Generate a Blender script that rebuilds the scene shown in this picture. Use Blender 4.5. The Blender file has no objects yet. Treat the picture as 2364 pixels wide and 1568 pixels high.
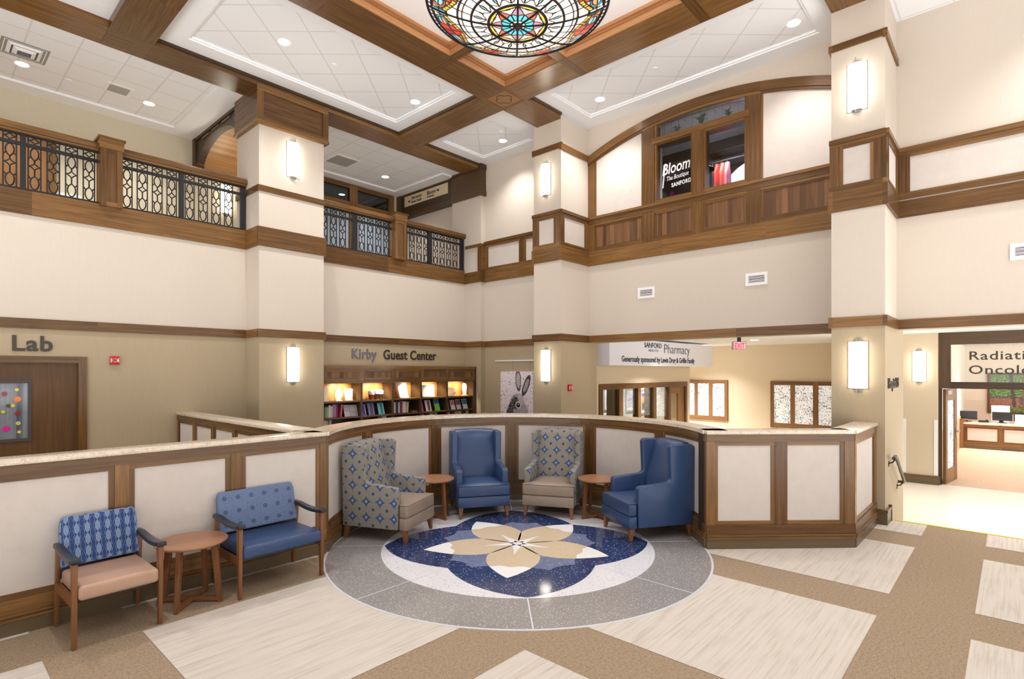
import bpy, bmesh, math, random
from mathutils import Vector, Matrix
random.seed(7)
S = bpy.context.scene
PI = math.pi
def rad(d): return math.radians(d)

# ------------------------------------------------------------------ camera, world, exposure
YAW = rad(42.34)
EYE = 2.06
cam_d = bpy.data.cameras.new('camera'); cam = bpy.data.objects.new('camera', cam_d)
S.collection.objects.link(cam)
cam.location = (0, 0, EYE); cam.rotation_euler = (PI/2, 0, YAW - PI/2)
cam_d.sensor_width = 36; cam_d.lens = 1270/2364*36; cam_d.shift_y = (858-784)/2364
cam_d.clip_start = .05; cam_d.clip_end = 200
S.camera = cam
W = bpy.data.worlds.new('world'); S.world = W; W.use_nodes = True
bg = W.node_tree.nodes['Background']; bg.inputs[1].default_value = 1.0
# daylight entering behind the viewer: soft sky above the horizon, stronger light added below it for the ceilings
_t = W.node_tree; _g = _t.nodes.new('ShaderNodeTexCoord'); _s = _t.nodes.new('ShaderNodeSeparateXYZ'); _r = _t.nodes.new('ShaderNodeValToRGB')
_t.links.new(_g.outputs['Generated'], _s.inputs[0]); _m = _t.nodes.new('ShaderNodeMath'); _m.operation = 'MULTIPLY_ADD'; _m.inputs[1].default_value = .5; _m.inputs[2].default_value = .5
_t.links.new(_s.outputs[2], _m.inputs[0]); _t.links.new(_m.outputs[0], _r.inputs[0])
_r.color_ramp.elements[0].position = .46; _r.color_ramp.elements[0].color = (3.4, 3.3, 3.2, 1)
_r.color_ramp.elements[1].position = .53; _r.color_ramp.elements[1].color = (.72, .72, .72, 1)
_t.links.new(_r.outputs[0], bg.inputs[0])
S.view_settings.view_transform = 'Standard'; S.view_settings.look = 'None'
S.view_settings.gamma = 1; S.view_settings.use_curve_mapping = False
S.view_settings.exposure = 0.42
S.cycles.max_bounces = 8; S.cycles.diffuse_bounces = 6; S.cycles.glossy_bounces = 2
S.cycles.transmission_bounces = 3; S.cycles.transparent_max_bounces = 6
S.cycles.caustics_reflective = False; S.cycles.caustics_refractive = False
S.cycles.sample_clamp_indirect = 4

def lamp(name, kind, loc, energy, col=(1, .95, .88), rot=(0, 0, 0), parent=None, **kw):
    d = bpy.data.lights.new(name, kind); d.energy = energy; d.color = col
    for k, v in kw.items(): setattr(d, k, v)
    o = bpy.data.objects.new(name, d); S.collection.objects.link(o)
    o.location = loc; o.rotation_euler = rot
    if parent: o.parent = parent
    return o

# ------------------------------------------------------------------ mesh builder
_board = [0]
class MB:
    def __init__(s): s.v = []; s.f = []; s.uv = []; s.mi = []; s.col = None
    def face(s, idx, uvs, m=0): s.f.append(idx); s.uv.append(uvs); s.mi.append(m)
    def swell(s, P, k, ends=True):
        e = .0002+.00013*((k*7) % 23); P = [Vector(p) for p in P]
        u = (P[1]-P[0]).normalized()*(e if ends else 0); v = (P[2]-P[0]).normalized()*e; w = (P[4]-P[0]).normalized()*e
        return [P[i]+(u if i & 1 else -u)+(v if i & 2 else -v)+(w if i & 4 else -w) for i in range(8)]
    def hexa(s, P, g=None, m=0, L=None):
        """P: 8 points, index = ix + 2*iy + 4*iz ; g grain axis 0/1/2 or None ; L: local coords for uv"""
        b = len(s.v); s.v += [tuple(p) for p in P]
        L = L or P
        if g is not None: _board[0] += 1; off = 10.0*_board[0]
        for q, ax in (((0, 2, 3, 1), 2), ((4, 5, 7, 6), 2), ((0, 1, 5, 4), 1), ((2, 6, 7, 3), 1), ((0, 4, 6, 2), 0), ((1, 3, 7, 5), 0)):
            uv = []
            for i in q:
                p = L[i]
                if g is None: o = [p[k] for k in range(3) if k != ax]; uv.append((o[0], o[1]))
                else:
                    oth = [k for k in range(3) if k != g]
                    if ax == g: uv.append(((p[oth[0]]-L[0][oth[0]])*.2, off+p[oth[1]]-L[0][oth[1]]))
                    else:
                        k = [k for k in oth if k != ax][0]; uv.append((p[g]+off*.37, off+p[k]-L[0][k]+(0.3 if ax == 2 else 0)))
            s.face([b+i for i in q], uv, m)
    def box(s, x0, x1, y0, y1, z0, z1, g=None, m=0, M=None):
        g = {'x': 0, 'y': 1, 'z': 2, None: None}[g]
        P = [Vector((x, y, z)) for z in (z0, z1) for y in (y0, y1) for x in (x0, x1)]
        s.k = getattr(s, 'k', 0)+1
        s.hexa(s.swell([M @ p for p in P] if M else P, s.k), g, m, P)
    def sbox(s, mp, s0, s1, o0, o1, z0, z1, g=None, m=0, n=1):
        """box along a mapped path; grain 'x' along path, 'z' vertical"""
        g = {'x': 0, 'z': 2, None: None}[g]
        if g is not None: _board[0] += 1
        for i in range(n):
            a = s0+(s1-s0)*i/n; c = s0+(s1-s0)*(i+1)/n
            L = [Vector((x, y, z)) for z in (z0, z1) for y in (-o1, -o0) for x in (a, c)]
            P = [mp(p.x, -p.y, p.z) for p in L]
            if g is not None: _board[0] -= 1
            if i == 0: s.k = getattr(s, 'k', 0)+1
            s.hexa(s.swell(P, s.k, n == 1), g, m, L)
    def chain(s, R, m=0):
        """loft through a list of 4-corner rings"""
        b = len(s.v); s.v += [tuple(p) for r in R for p in r]; z = [(0, 0)]*4
        for i in range(len(R)-1):
            for k in range(4): q = b+4*i; s.face([q+k, q+(k+1) % 4, q+4+(k+1) % 4, q+4+k], z, m)
        s.face([b+3, b+2, b+1, b], z, m); q = b+4*(len(R)-1); s.face([q, q+1, q+2, q+3], z, m)
    def poly(s, pts, m=0, uv=None):
        b = len(s.v); s.v += [tuple(p) for p in pts]
        s.face(list(range(b, b+len(pts))), uv or [(p[0], p[1]) for p in pts], m)
    def prism(s, prof, a0, a1, axis='x', m=0, g=None):
        """closed 2d profile extruded along axis. profile coords: axis x -> (y,z); y -> (x,z); z -> (x,y). CCW"""
        n = len(prof); b = len(s.v)
        def P(q, a): return {'x': (a, q[0], q[1]), 'y': (q[0], a, q[1]), 'z': (q[0], q[1], a)}[axis]
        for a in (a0, a1): s.v += [P(q, a) for q in prof]
        if g: _board[0] += 1
        off = 10.0*_board[0] if g else 0
        acc = 0
        for i in range(n):
            j = (i+1) % n; l = math.dist(prof[i], prof[j])
            if g == 'a': uv = [(a0+off*.37, off+acc), (a0+off*.37, off+acc+l), (a1+off*.37, off+acc+l), (a1+off*.37, off+acc)]
            else: uv = [(a0, acc+off), (a0, acc+l+off), (a1, acc+l+off), (a1, acc+off)] if not g else [(acc+off*.37, off), (acc+l+off*.37, off), (acc+l+off*.37, off+min(4, a1-a0)), (acc+off*.37, off+min(4, a1-a0))]
            s.face([b+i, b+j, b+n+j, b+n+i], uv, m); acc += l
        fl = [((q[1], q[0]) if g == 'v' else q) for q in prof]
        cap = [(q[0]+off*.37, q[1]+off-(fl[0][1] if g else 0)) for q in fl]
        s.face([b+i for i in reversed(range(n))], cap[::-1], m); s.face([b+n+i for i in range(n)], cap, m)
    def tube(s, pts, r, n=8, closed=False, m=0, caps=True):
        pts = [Vector(p) for p in pts]; N = len(pts); b = len(s.v)
        rr = r if isinstance(r, (list, tuple)) else [r]*N
        up = None; acc = 0
        for i, p in enumerate(pts):
            t = (pts[(i+1) % N]-pts[i-1]) if closed else (pts[min(i+1, N-1)]-pts[max(i-1, 0)])
            t.normalize()
            if up is None:
                up = Vector((0, 0, 1)) if abs(t.z) < .9 else Vector((1, 0, 0))
            x = up.cross(t)
            if x.length < 1e-4: x = Vector((0, 1, 0)).cross(t)
            x.normalize(); y = t.cross(x); up = y
            for k in range(n):
                a = 2*PI*(k+.5)/n; s.v.append(tuple(p+(x*math.cos(a)+y*math.sin(a))*rr[i]))
        _board[0] += 1; off = 10.0*_board[0]
        for i in range(N if closed else N-1):
            j = (i+1) % N; l = (pts[j]-pts[i]).length
            for k in range(n):
                k2 = (k+1) % n; w = 2*PI*rr[i]/n
                s.face([b+i*n+k, b+i*n+k2, b+j*n+k2, b+j*n+k], [(acc+off*.37, off+k*w), (acc+off*.37, off+(k+1)*w), (acc+l+off*.37, off+(k+1)*w), (acc+l+off*.37, off+k*w)], m)
            acc += l
        if caps and not closed:
            s.face([b+k for k in reversed(range(n))], [(off, off)]*n, m); s.face([b+(N-1)*n+k for k in range(n)], [(off, off)]*n, m)
    def lathe(s, prof, n=24, m=0, c=(0, 0), a0=0, a1=2*PI):
        b = len(s.v); full = abs(a1-a0-2*PI) < 1e-6; N = n if full else n+1
        for r, z in prof:
            for k in range(N):
                a = a0+(a1-a0)*k/n; s.v.append((c[0]+r*math.cos(a), c[1]+r*math.sin(a), z))
        for i in range(len(prof)-1):
            for k in range(n):
                k2 = (k+1) % N
                q = [b+i*N+k, b+i*N+k2, b+(i+1)*N+k2, b+(i+1)*N+k]
                s.face(q, [(s.v[j][0], s.v[j][1]+s.v[j][2]) for j in q], m)
    def grid(s, fn, nu, nv, m=0, uv=None):
        b = len(s.v)
        for j in range(nv+1):
            for i in range(nu+1): s.v.append(tuple(fn(i/nu, j/nv)))
        for j in range(nv):
            for i in range(nu):
                q = [b+j*(nu+1)+i, b+j*(nu+1)+i+1, b+(j+1)*(nu+1)+i+1, b+(j+1)*(nu+1)+i]
                c = [(i/nu, j/nv), ((i+1)/nu, j/nv), ((i+1)/nu, (j+1)/nv), (i/nu, (j+1)/nv)]
                s.face(q, [uv(*t) for t in c] if uv else c, m)
    def text(s, body, M, size, ext=.008, shear=0, offset=0, m=0, align='LEFT', sx=1.0, spacing=1.0):
        cu = bpy.data.curves.new('t', 'FONT'); cu.body = body; cu.size = size; cu.extrude = ext; cu.shear = shear; cu.offset = offset
        cu.align_x = align; cu.resolution_u = 3; cu.space_character = spacing
        o = bpy.data.objects.new('t', cu); S.collection.objects.link(o)
        dg = bpy.context.evaluated_depsgraph_get(); me = o.evaluated_get(dg).to_mesh()
        b = len(s.v)
        for v in me.vertices: s.v.append(tuple(M @ Vector((v.co.x*sx, v.co.y, v.co.z))))
        for p in me.polygons: s.face([b+i for i in p.vertices], [(s.v[b+i][0]+s.v[b+i][1], s.v[b+i][2]) for i in p.vertices], m)
        o.evaluated_get(dg).to_mesh_clear(); bpy.data.objects.remove(o); bpy.data.curves.remove(cu)
    def build(s, name, mats, parent=None, smooth=False, bevel=0, seg=2, loc=None, rotz=0, fixn=True, ang=40):
        me = bpy.data.meshes.new(name); me.from_pydata(s.v, [], s.f)
        ul = me.uv_layers.new(name='UVMap'); k = 0
        data = [0.0]*(2*len(ul.data))
        for uvs in s.uv:
            for u in uvs: data[2*k] = u[0]; data[2*k+1] = u[1]; k += 1
        ul.data.foreach_set('uv', data)
        me.polygons.foreach_set('material_index', s.mi)
        if s.col:
            ca = me.color_attributes.new('Col', 'FLOAT_COLOR', 'POINT')
            ca.data.foreach_set('color', [x for c in s.col for x in (c[0], c[1], c[2], 1.0)])
        if not isinstance(mats, (list, tuple)): mats = [mats]
        for m in mats: me.materials.append(m)
        if bevel or fixn:
            bm = bmesh.new(); bm.from_mesh(me)
            if bevel:
                bmesh.ops.remove_doubles(bm, verts=bm.verts, dist=1e-5)
            bmesh.ops.recalc_face_normals(bm, faces=bm.faces)
            if bevel:
                ed = [e for e in bm.edges if e.is_manifold and e.calc_face_angle(0) > rad(25)]
                bmesh.ops.bevel(bm, geom=ed, offset=bevel, segments=seg, profile=.5, affect='EDGES', clamp_overlap=True)
            bm.to_mesh(me); bm.free()
        if smooth or bevel:
            me.polygons.foreach_set('use_smooth', [True]*len(me.polygons)); me.set_sharp_from_angle(angle=rad(ang))
        me.update()
        o = bpy.data.objects.new(name, me); S.collection.objects.link(o)
        if parent: o.parent = parent
        if loc: o.location = loc
        o.rotation_euler = (0, 0, rotz)
        return o

def thing(name, label, cat, loc=(0, 0, 0), rotz=0, group=None):
    o = bpy.data.objects.new(name, None); S.collection.objects.link(o)
    o.empty_display_size = .1
    o.location = loc; o.rotation_euler = (0, 0, rotz); o['label'] = label; o['category'] = cat
    if group: o['group'] = group
    return o
def tag(o, label, cat, group=None, kind=None):
    o['label'] = label; o['category'] = cat
    if group: o['group'] = group
    if kind: o['kind'] = kind
    return o
def struct(o, label=None, cat=None):
    o['kind'] = 'structure'
    if label: o['label'] = label
    if cat: o['category'] = cat
    return o
def sroot(name, label, cat):
    o = bpy.data.objects.new(name, None); S.collection.objects.link(o); return struct(o, label, cat)
def dup(root, loc, rotz, label=None, group=None):
    r = root.copy(); S.collection.objects.link(r); r.location = loc; r.rotation_euler = (0, 0, rotz)
    if label: r['label'] = label
    if group: r['group'] = group
    for ch in list(root.children):
        c = ch.copy(); S.collection.objects.link(c); c.parent = r
        for g in ch.children:
            d = g.copy(); S.collection.objects.link(d); d.parent = c
    return r

# ------------------------------------------------------------------ materials
def lin(c): return c/12.92 if c <= .04045 else ((c+.055)/1.055)**2.4
def rgb(r, g, b): return (lin(r/255), lin(g/255), lin(b/255), 1)
class NT:
    def __init__(s, name):
        s.m = bpy.data.materials.new(name); s.m.use_nodes = True; s.t = s.m.node_tree
        s.p = s.t.nodes['Principled BSDF']; s.out = s.t.nodes['Material Output']
    def n(s, typ, **kw):
        x = s.t.nodes.new(typ)
        for k, v in kw.items():
            if k.startswith('i_'):
                key = k[2:]; key = int(key) if key.isdigit() else key
                s.set(x.inputs[key], v)
            else: setattr(x, k, v)
        return x
    def set(s, sock, v):
        if isinstance(v, bpy.types.NodeSocket): s.t.links.new(v, sock)
        elif isinstance(v, bpy.types.Node): s.t.links.new(v.outputs[0], sock)
        else: sock.default_value = v
    def math(s, op, a, b=None, c=None):
        x = s.t.nodes.new('ShaderNodeMath'); x.operation = op
        s.set(x.inputs[0], a)
        if b is not None: s.set(x.inputs[1], b)
        if c is not None: s.set(x.inputs[2], c)
        return x.outputs[0]
    def mix(s, f, a, b, bt='MIX'):
        x = s.t.nodes.new('ShaderNodeMix'); x.data_type = 'RGBA'; x.blend_type = bt
        s.set(x.inputs[0], f); s.set(x.inputs[6], a); s.set(x.inputs[7], b)
        return x.outputs[2]
    def ramp(s, f, stops, interp='LINEAR'):
        x = s.t.nodes.new('ShaderNodeValToRGB'); x.color_ramp.interpolation = interp
        e = x.color_ramp.elements
        while len(e) < len(stops): e.new(.5)
        for q, (p, c) in zip(e, stops): q.position = p; q.color = c if len(c) == 4 else (*c, 1)
        s.set(x.inputs[0], f); return x.outputs[0]
    def uv(s): return s.n('ShaderNodeUVMap').outputs[0]
    def obj(s): return s.n('ShaderNodeTexCoord').outputs['Object']
    def noise(s, vec, scale, detail=2, rough=.5):
        x = s.n('ShaderNodeTexNoise'); s.set(x.inputs['Vector'], vec); x.inputs['Scale'].default_value = scale
        x.inputs['Detail'].default_value = detail; x.inputs['Roughness'].default_value = rough
        return x.outputs[0]
    def mapv(s, vec, sc=(1, 1, 1), rot=(0, 0, 0), loc=(0, 0, 0)):
        x = s.n('ShaderNodeMapping'); s.set(x.inputs[0], vec); x.inputs[1].default_value = loc; x.inputs[2].default_value = rot; x.inputs[3].default_value = sc
        return x.outputs[0]
    def xyz(s, vec):
        x = s.n('ShaderNodeSeparateXYZ'); s.set(x.inputs[0], vec); return x.outputs
    def bump(s, h, st=.2, d=.01):
        x = s.n('ShaderNodeBump'); x.inputs['Strength'].default_value = st; x.inputs['Distance'].default_value = d
        s.set(x.inputs['Height'], h); s.t.links.new(x.outputs[0], s.p.inputs['Normal'])
    def fin(s, col=None, rough=.5, metal=0, spec=.5, em=None, es=0, coat=0):
        if col is not None: s.set(s.p.inputs['Base Color'], col)
        s.set(s.p.inputs['Roughness'], rough); s.p.inputs['Metallic'].default_value = metal
        s.p.inputs['Specular IOR Level'].default_value = spec; s.p.inputs['Coat Weight'].default_value = coat
        if em is not None: s.set(s.p.inputs['Emission Color'], em); s.p.inputs['Emission Strength'].default_value = es
        return s.m
def plain(name, c, rough=.5, metal=0, spec=.5, em=None, es=0, coat=0): return NT(name).fin(rgb(*c), rough, metal, spec, rgb(*em) if em else None, es, coat)
def emis(name, c, es): return plain(name, c, .5, 0, .2, c, es)

def wood(name, dark, mid, light, rough=.38, sc=1.0, tint=.45):
    k = NT(name); uv = k.uv(); x = k.xyz(uv)
    n1 = k.noise(k.mapv(uv, (1.1*sc, 26*sc, 1)), 1.0, 4, .6)
    n2 = k.noise(k.mapv(uv, (5*sc, 130*sc, 1)), 1.0, 2, .6)
    f = k.math('ADD', k.math('MULTIPLY', n1, .8), k.math('MULTIPLY', n2, .25))
    bid = k.math('FLOOR', k.math('ADD', k.math('DIVIDE', x[1], 10.0), .5))
    wn = k.n('ShaderNodeTexWhiteNoise', noise_dimensions='1D'); k.set(wn.inputs['W'], bid)
    f = k.math('ADD', f, k.math('MULTIPLY', k.math('SUBTRACT', wn.outputs[0], .5), tint))
    c = k.ramp(f, [(.18, rgb(*dark)), (.52, rgb(*mid)), (.85, rgb(*light))])
    return k.fin(c, rough, spec=.38)
def planks(name, dark, mid, light, pw=.09, rough=.4):
    k = NT(name); uv = k.uv(); x = k.xyz(uv)
    pid = k.math('FLOOR', k.math('DIVIDE', x[0], pw))
    wn = k.n('ShaderNodeTexWhiteNoise', noise_dimensions='1D'); k.set(wn.inputs['W'], pid)
    n1 = k.noise(k.mapv(uv, (30, 1.2, 1)), 1.0, 4, .6)
    f = k.math('ADD', k.math('MULTIPLY', n1, .6), k.math('MULTIPLY', wn.outputs[0], .42))
    return k.fin(k.ramp(f, [(.2, rgb(*dark)), (.5, rgb(*mid)), (.85, rgb(*light))]), rough, spec=.38)
def wallpaint(name, c, var=.06):
    k = NT(name); o = k.obj()
    n = k.noise(k.mapv(o, (90, 90, 5)), 1, 2)
    a = rgb(*c); b = rgb(*[v*(1-var) for v in c])
    m = k.fin(k.mix(n, a, b), .75, spec=.25); return m
M = {}
M['wood'] = wood('walnut_stained_wood', (70, 46, 25), (108, 77, 43), (146, 107, 62), rough=.27, tint=.34)
M['woodred'] = wood('crown_wood_with_lamp_glow', (134, 92, 58), (166, 118, 78), (190, 146, 104))  # orange glow of the bowl light on the crown put into this colour
M['dooroak'] = wood('brown_oak_door', (72, 50, 28), (96, 68, 40), (116, 84, 52), .42, tint=.1)
M['oak'] = wood('honey_oak_wood', (98, 66, 36), (130, 92, 54), (150, 110, 68), .45)
M['furn'] = wood('cherry_furniture_wood', (98, 62, 36), (124, 80, 48), (146, 98, 62), .35, tint=.15)
M['ttop'] = wood('cherry_table_top', (142, 100, 74), (160, 114, 84), (172, 126, 94), .3, .5, .1)
M['plank'] = planks('walnut_plank_panel', (70, 46, 30), (106, 74, 48), (146, 106, 70))
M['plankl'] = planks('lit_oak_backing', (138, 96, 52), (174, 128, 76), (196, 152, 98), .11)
M['up'] = wallpaint('upper_beige_wallcover', (210, 200, 188), .03)
M['low'] = wallpaint('lower_tan_wallcover', (180, 164, 138), .05)
M['cream'] = wallpaint('cream_wallcover', (208, 200, 178), .04)
k_ = NT('white_fabric_panel'); M['fabric'] = k_.fin(k_.mix(k_.noise(k_.obj(), 7, 4, .65), rgb(214, 206, 199), rgb(198, 190, 184)), .8, spec=.2)
M['base'] = plain('olive_brown_baseboard', (100, 84, 60), .35)
M['white'] = plain('white_ceiling_paint', (242, 245, 250), .8, spec=.2)
M['whitegloss'] = plain('white_enamel', (240, 240, 244), .4)
M['black'] = plain('black_iron', (12, 12, 16), .55)
M['blackp'] = plain('black_plastic', (24, 24, 28), .35)
M['dark'] = plain('dark_brown_paint', (50, 38, 26), .6)  # plain dark brown for wall cores and boss lines
M['darkwood'] = wood('dark_walnut_header', (52, 38, 26), (74, 56, 38), (96, 74, 50))
M['letters'] = plain('dark_bronze_letters', (62, 56, 50), .4, .3)
M['silver'] = plain('brushed_silver_letters', (112, 112, 120), .35, .7)
M['steel'] = plain('brushed_steel', (170, 170, 172), .28, .9)
M['chrome'] = plain('chrome', (210, 212, 216), .15, 1)
M['red'] = plain('alarm_red', (190, 28, 40), .35)
M['greyp'] = plain('grey_plastic', (150, 150, 152), .5)
M['grille'] = plain('grey_grille', (170, 168, 168), .6)
M['lens'] = emis('downlight_lens', (255, 252, 245), 14)
M['sconce'] = emis('sconce_opal_glass', (255, 246, 228), 10.0)
def tiles(name, rot):
    k = NT(name); o = k.mapv(k.obj(), (1, 1, 1), (0, 0, rot)); x = k.xyz(o)
    def line(c): return k.math('LESS_THAN', k.math('ABSOLUTE', k.math('SUBTRACT', k.math('FRACT', k.math('DIVIDE', c, .61)), .5)), .5-.485)
    def ln(c):
        f = k.math('FRACT', k.math('DIVIDE', c, .61)); return k.math('LESS_THAN', k.math('MINIMUM', f, k.math('SUBTRACT', 1.0, f)), .018)
    l = k.math('MAXIMUM', ln(x[0]), ln(x[1]))
    n = k.noise(k.obj(), 160, 1)
    c = k.mix(l, k.mix(k.math('MULTIPLY', n, .25), rgb(242, 245, 250), rgb(220, 222, 226)), rgb(222, 222, 222))
    return k.fin(c, .85, spec=.15)
M['tile45'] = tiles('diagonal_ceiling_tile', rad(45) + rad(2))
M['tile0'] = tiles('square_ceiling_tile', 0)
def carpet(name, a, b, light=False):
    k = NT(name); o = k.obj()
    if light:
        n = k.noise(k.mapv(o, (1.2, 42, 1)), 1, 3, .7); n2 = k.noise(k.mapv(o, (3, 14, 1)), 1, 2)
        f = k.math('ADD', k.math('MULTIPLY', n, .8), k.math('MULTIPLY', n2, .3))
        c = k.ramp(f, [(.36, rgb(*b)), (.55, rgb(*a)), (.75, rgb(*[min(255, v*1.03) for v in a]))])
    else:
        n = k.noise(o, 130, 2, .7); n2 = k.noise(o, 45, 2, .6)
        f = k.math('ADD', k.math('MULTIPLY', n, .7), k.math('MULTIPLY', n2, .35))
        c = k.ramp(f, [(.36, rgb(*b)), (.52, rgb(*a)), (.72, rgb(*[min(255, v*1.16) for v in a]))])
    k.bump(k.noise(o, 260, 2), .4, .006)
    return k.fin(c, .95, spec=.1)
M['carpet'] = carpet('brown_speckled_carpet', (158, 139, 117), (118, 102, 84))
M['carpetl'] = carpet('light_striated_carpet', (206, 198, 189), (188, 177, 165), True)
def terrazzo(name, base, chips, amt=.35, rough=.1, sc=75):
    k = NT(name); o = k.obj()
    v = k.n('ShaderNodeTexVoronoi', feature='F1'); k.set(v.inputs['Vector'], o); v.inputs['Scale'].default_value = sc
    wn = k.xyz(v.outputs['Color'])
    on = k.math('LESS_THAN', wn[0], amt)
    sz = k.math('LESS_THAN', v.outputs['Distance'], k.math('MULTIPLY', wn[2], .55))
    c = k.mix(k.math('MULTIPLY', on, sz), rgb(*base), k.ramp(wn[1], [(0, rgb(*chips[0])), (.5, rgb(*chips[1])), (1, rgb(*chips[-1]))]))
    return k.fin(c, rough, spec=.5)
M['tz_grey'] = terrazzo('grey_terrazzo', (146, 142, 141), [(206, 204, 208), (150, 146, 148), (226, 226, 232)], .7)
M['tz_white'] = terrazzo('white_terrazzo', (226, 226, 233), [(190, 190, 200), (150, 150, 160), (240, 240, 244)], .3)
M['tz_navy'] = terrazzo('navy_terrazzo', (44, 60, 102), [(110, 130, 176), (210, 216, 235), (66, 86, 140)], .2)
M['tz_slate'] = terrazzo('slate_blue_terrazzo', (112, 122, 156), [(150, 158, 190), (200, 206, 225), (96, 106, 146)], .25)
M['tz_tan'] = terrazzo('tan_terrazzo', (216, 197, 170), [(240, 226, 206), (190, 160, 120), (236, 220, 196)], .3)
M['tz_pure'] = terrazzo('bright_white_terrazzo', (244, 244, 246), [(230, 230, 234), (250, 250, 252), (222, 222, 226)], .2)
M['strip'] = plain('zinc_divider_strip', (214, 214, 222), .3)
def granite():
    k = NT('beige_granite_cap'); o = k.obj()
    n = k.noise(o, 60, 4, .75); n2 = k.noise(o, 14, 3)
    f = k.math('ADD', k.math('MULTIPLY', n, .75), k.math('MULTIPLY', n2, .3))
    return k.fin(k.ramp(f, [(.33, rgb(172, 152, 130)), (.5, rgb(216, 202, 184)), (.7, rgb(234, 224, 210))]), .14, spec=.5)
M['granite'] = granite()
def leather(name, c, rough=.33):
    k = NT(name); o = k.obj(); n = k.noise(o, 6, 3); 
    k.bump(k.noise(o, 220, 2), .12, .003)
    return k.fin(k.mix(n, rgb(*c), rgb(*[v*.9 for v in c])), rough, spec=.45)
M['blue'] = leather('blue_vinyl', (52, 75, 116))
M['taupe'] = leather('taupe_vinyl', (150, 134, 120))
M['pink'] = leather('rose_tan_vinyl', (192, 156, 134), .4)
M['armpad'] = plain('black_urethane_armrest', (38, 40, 48), .32)
def starfabric():
    k = NT('blue_star_medallion_fabric'); uv = k.uv(); x = k.xyz(uv); P = .19
    def cell(c, off): return k.math('SUBTRACT', k.math('FRACT', k.math('ADD', k.math('DIVIDE', c, P), off)), .5)
    a, b = cell(x[0], 0.0), cell(x[1], 0.0); a2, b2 = cell(x[0], .5), cell(x[1], .5)
    def ast(p, q, e): return k.math('ADD', k.math('POWER', k.math('ABSOLUTE', p), e), k.math('POWER', k.math('ABSOLUTE', q), e))
    s1 = ast(a, b, .62)
    star = k.math('LESS_THAN', s1, .30**.62*1.22)
    starin = k.math('LESS_THAN', s1, .2**.62*1.05)
    dia = k.math('LESS_THAN', k.math('ADD', k.math('ABSOLUTE', a), k.math('ABSOLUTE', b)), .1)
    r2 = k.math('SQRT', k.math('ADD', k.math('POWER', a2, 2), k.math('POWER', b2, 2)))
    dot = k.math('LESS_THAN', r2, .1)
    ring = k.math('LESS_THAN', k.math('ABSOLUTE', k.math('SUBTRACT', r2, .27)), .02)
    v = k.n('ShaderNodeTexVoronoi'); k.set(v.inputs['Vector'], uv); v.inputs['Scale'].default_value = 95
    sp = k.math('LESS_THAN', v.outputs['Distance'], .3)
    nz = k.noise(uv, 40, 3, .7)
    c = k.mix(nz, rgb(148, 144, 134), rgb(122, 119, 114))
    c = k.mix(k.math('MULTIPLY', sp, .55), c, rgb(112, 100, 100))
    c = k.mix(k.math('MULTIPLY', ring, .22), c, rgb(150, 140, 110))
    c = k.mix(dot, c, rgb(62, 76, 116))
    c = k.mix(star, c, rgb(58, 82, 126))
    c = k.mix(starin, c, rgb(90, 112, 150))
    c = k.mix(dia, c, rgb(150, 152, 156))
    return k.fin(c, .8, spec=.2)
M['star'] = starfabric()
def helixfabric():
    k = NT('blue_helix_fabric'); uv = k.uv(); x = k.xyz(uv)
    u = k.math('DIVIDE', x[0], .035); v = k.math('DIVIDE', x[1], .095)
    sn = k.math('MULTIPLY', k.math('SINE', k.math('MULTIPLY', v, 2*PI)), .30)
    par = k.math('MODULO', k.math('ABSOLUTE', k.math('FLOOR', u)), 2.0)
    fu = k.math('SUBTRACT', k.math('FRACT', u), .5)
    w = k.math('ABSOLUTE', k.math('SINE', k.math('MULTIPLY', k.math('ADD', v, k.math('MULTIPLY', par, .5)), PI)))
    d = k.math('ABSOLUTE', k.math('ADD', fu, k.math('MULTIPLY', k.math('COSINE', k.math('MULTIPLY', k.math('ADD', v, k.math('MULTIPLY', par, .5)), 2*PI)), .0)))
    d = k.math('DIVIDE', d, k.math('ADD', k.math('MULTIPLY', w, .52), .02))
    fill = k.math('LESS_THAN', d, .95)
    hat = k.math('LESS_THAN', k.math('FRACT', k.math('MULTIPLY', k.math('ADD', k.math('MULTIPLY', fu, 1.2), v), 4.0)), .45)
    lt = k.math('MULTIPLY', fill, par)
    edge = k.math('LESS_THAN', k.math('ABSOLUTE', k.math('SUBTRACT', d, .95)), .12)
    c = k.mix(lt, rgb(48, 72, 122), k.mix(hat, rgb(136, 156, 186), rgb(90, 114, 156)))
    c = k.mix(k.math('MULTIPLY', edge, .6), c, rgb(160, 172, 190))
    return k.fin(c, .8, spec=.2)
M['helix'] = helixfabric()
def swirlfabric():
    k = NT('blue_grey_rosette_fabric'); uv = k.uv(); x = k.xyz(uv); P = .13
    dd = k.math('MULTIPLY', k.math('SUBTRACT', k.noise(uv, 26, 2), .5), .5)
    a = k.math('SUBTRACT', k.math('FRACT', k.math('DIVIDE', x[0], P)), .5); b = k.math('SUBTRACT', k.math('FRACT', k.math('DIVIDE', x[1], P)), .5)
    r = k.math('SQRT', k.math('ADD', k.math('POWER', a, 2), k.math('POWER', b, 2)))
    rings = k.math('LESS_THAN', k.math('FRACT', k.math('MULTIPLY', k.math('ADD', r, dd), 9.0)), .3)
    ang = k.math('ARCTAN2', b, a)
    spk = k.math('LESS_THAN', k.math('ABSOLUTE', k.math('SINE', k.math('MULTIPLY', ang, 3.5))), .75)
    core = k.math('MULTIPLY', k.math('LESS_THAN', r, .17), spk)
    c = k.mix(k.math('MULTIPLY', rings, .55), rgb(108, 126, 158), rgb(72, 86, 120))
    c = k.mix(core, c, rgb(46, 58, 92))
    return k.fin(c, .8, spec=.2)
M['swirl'] = swirlfabric()
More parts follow.
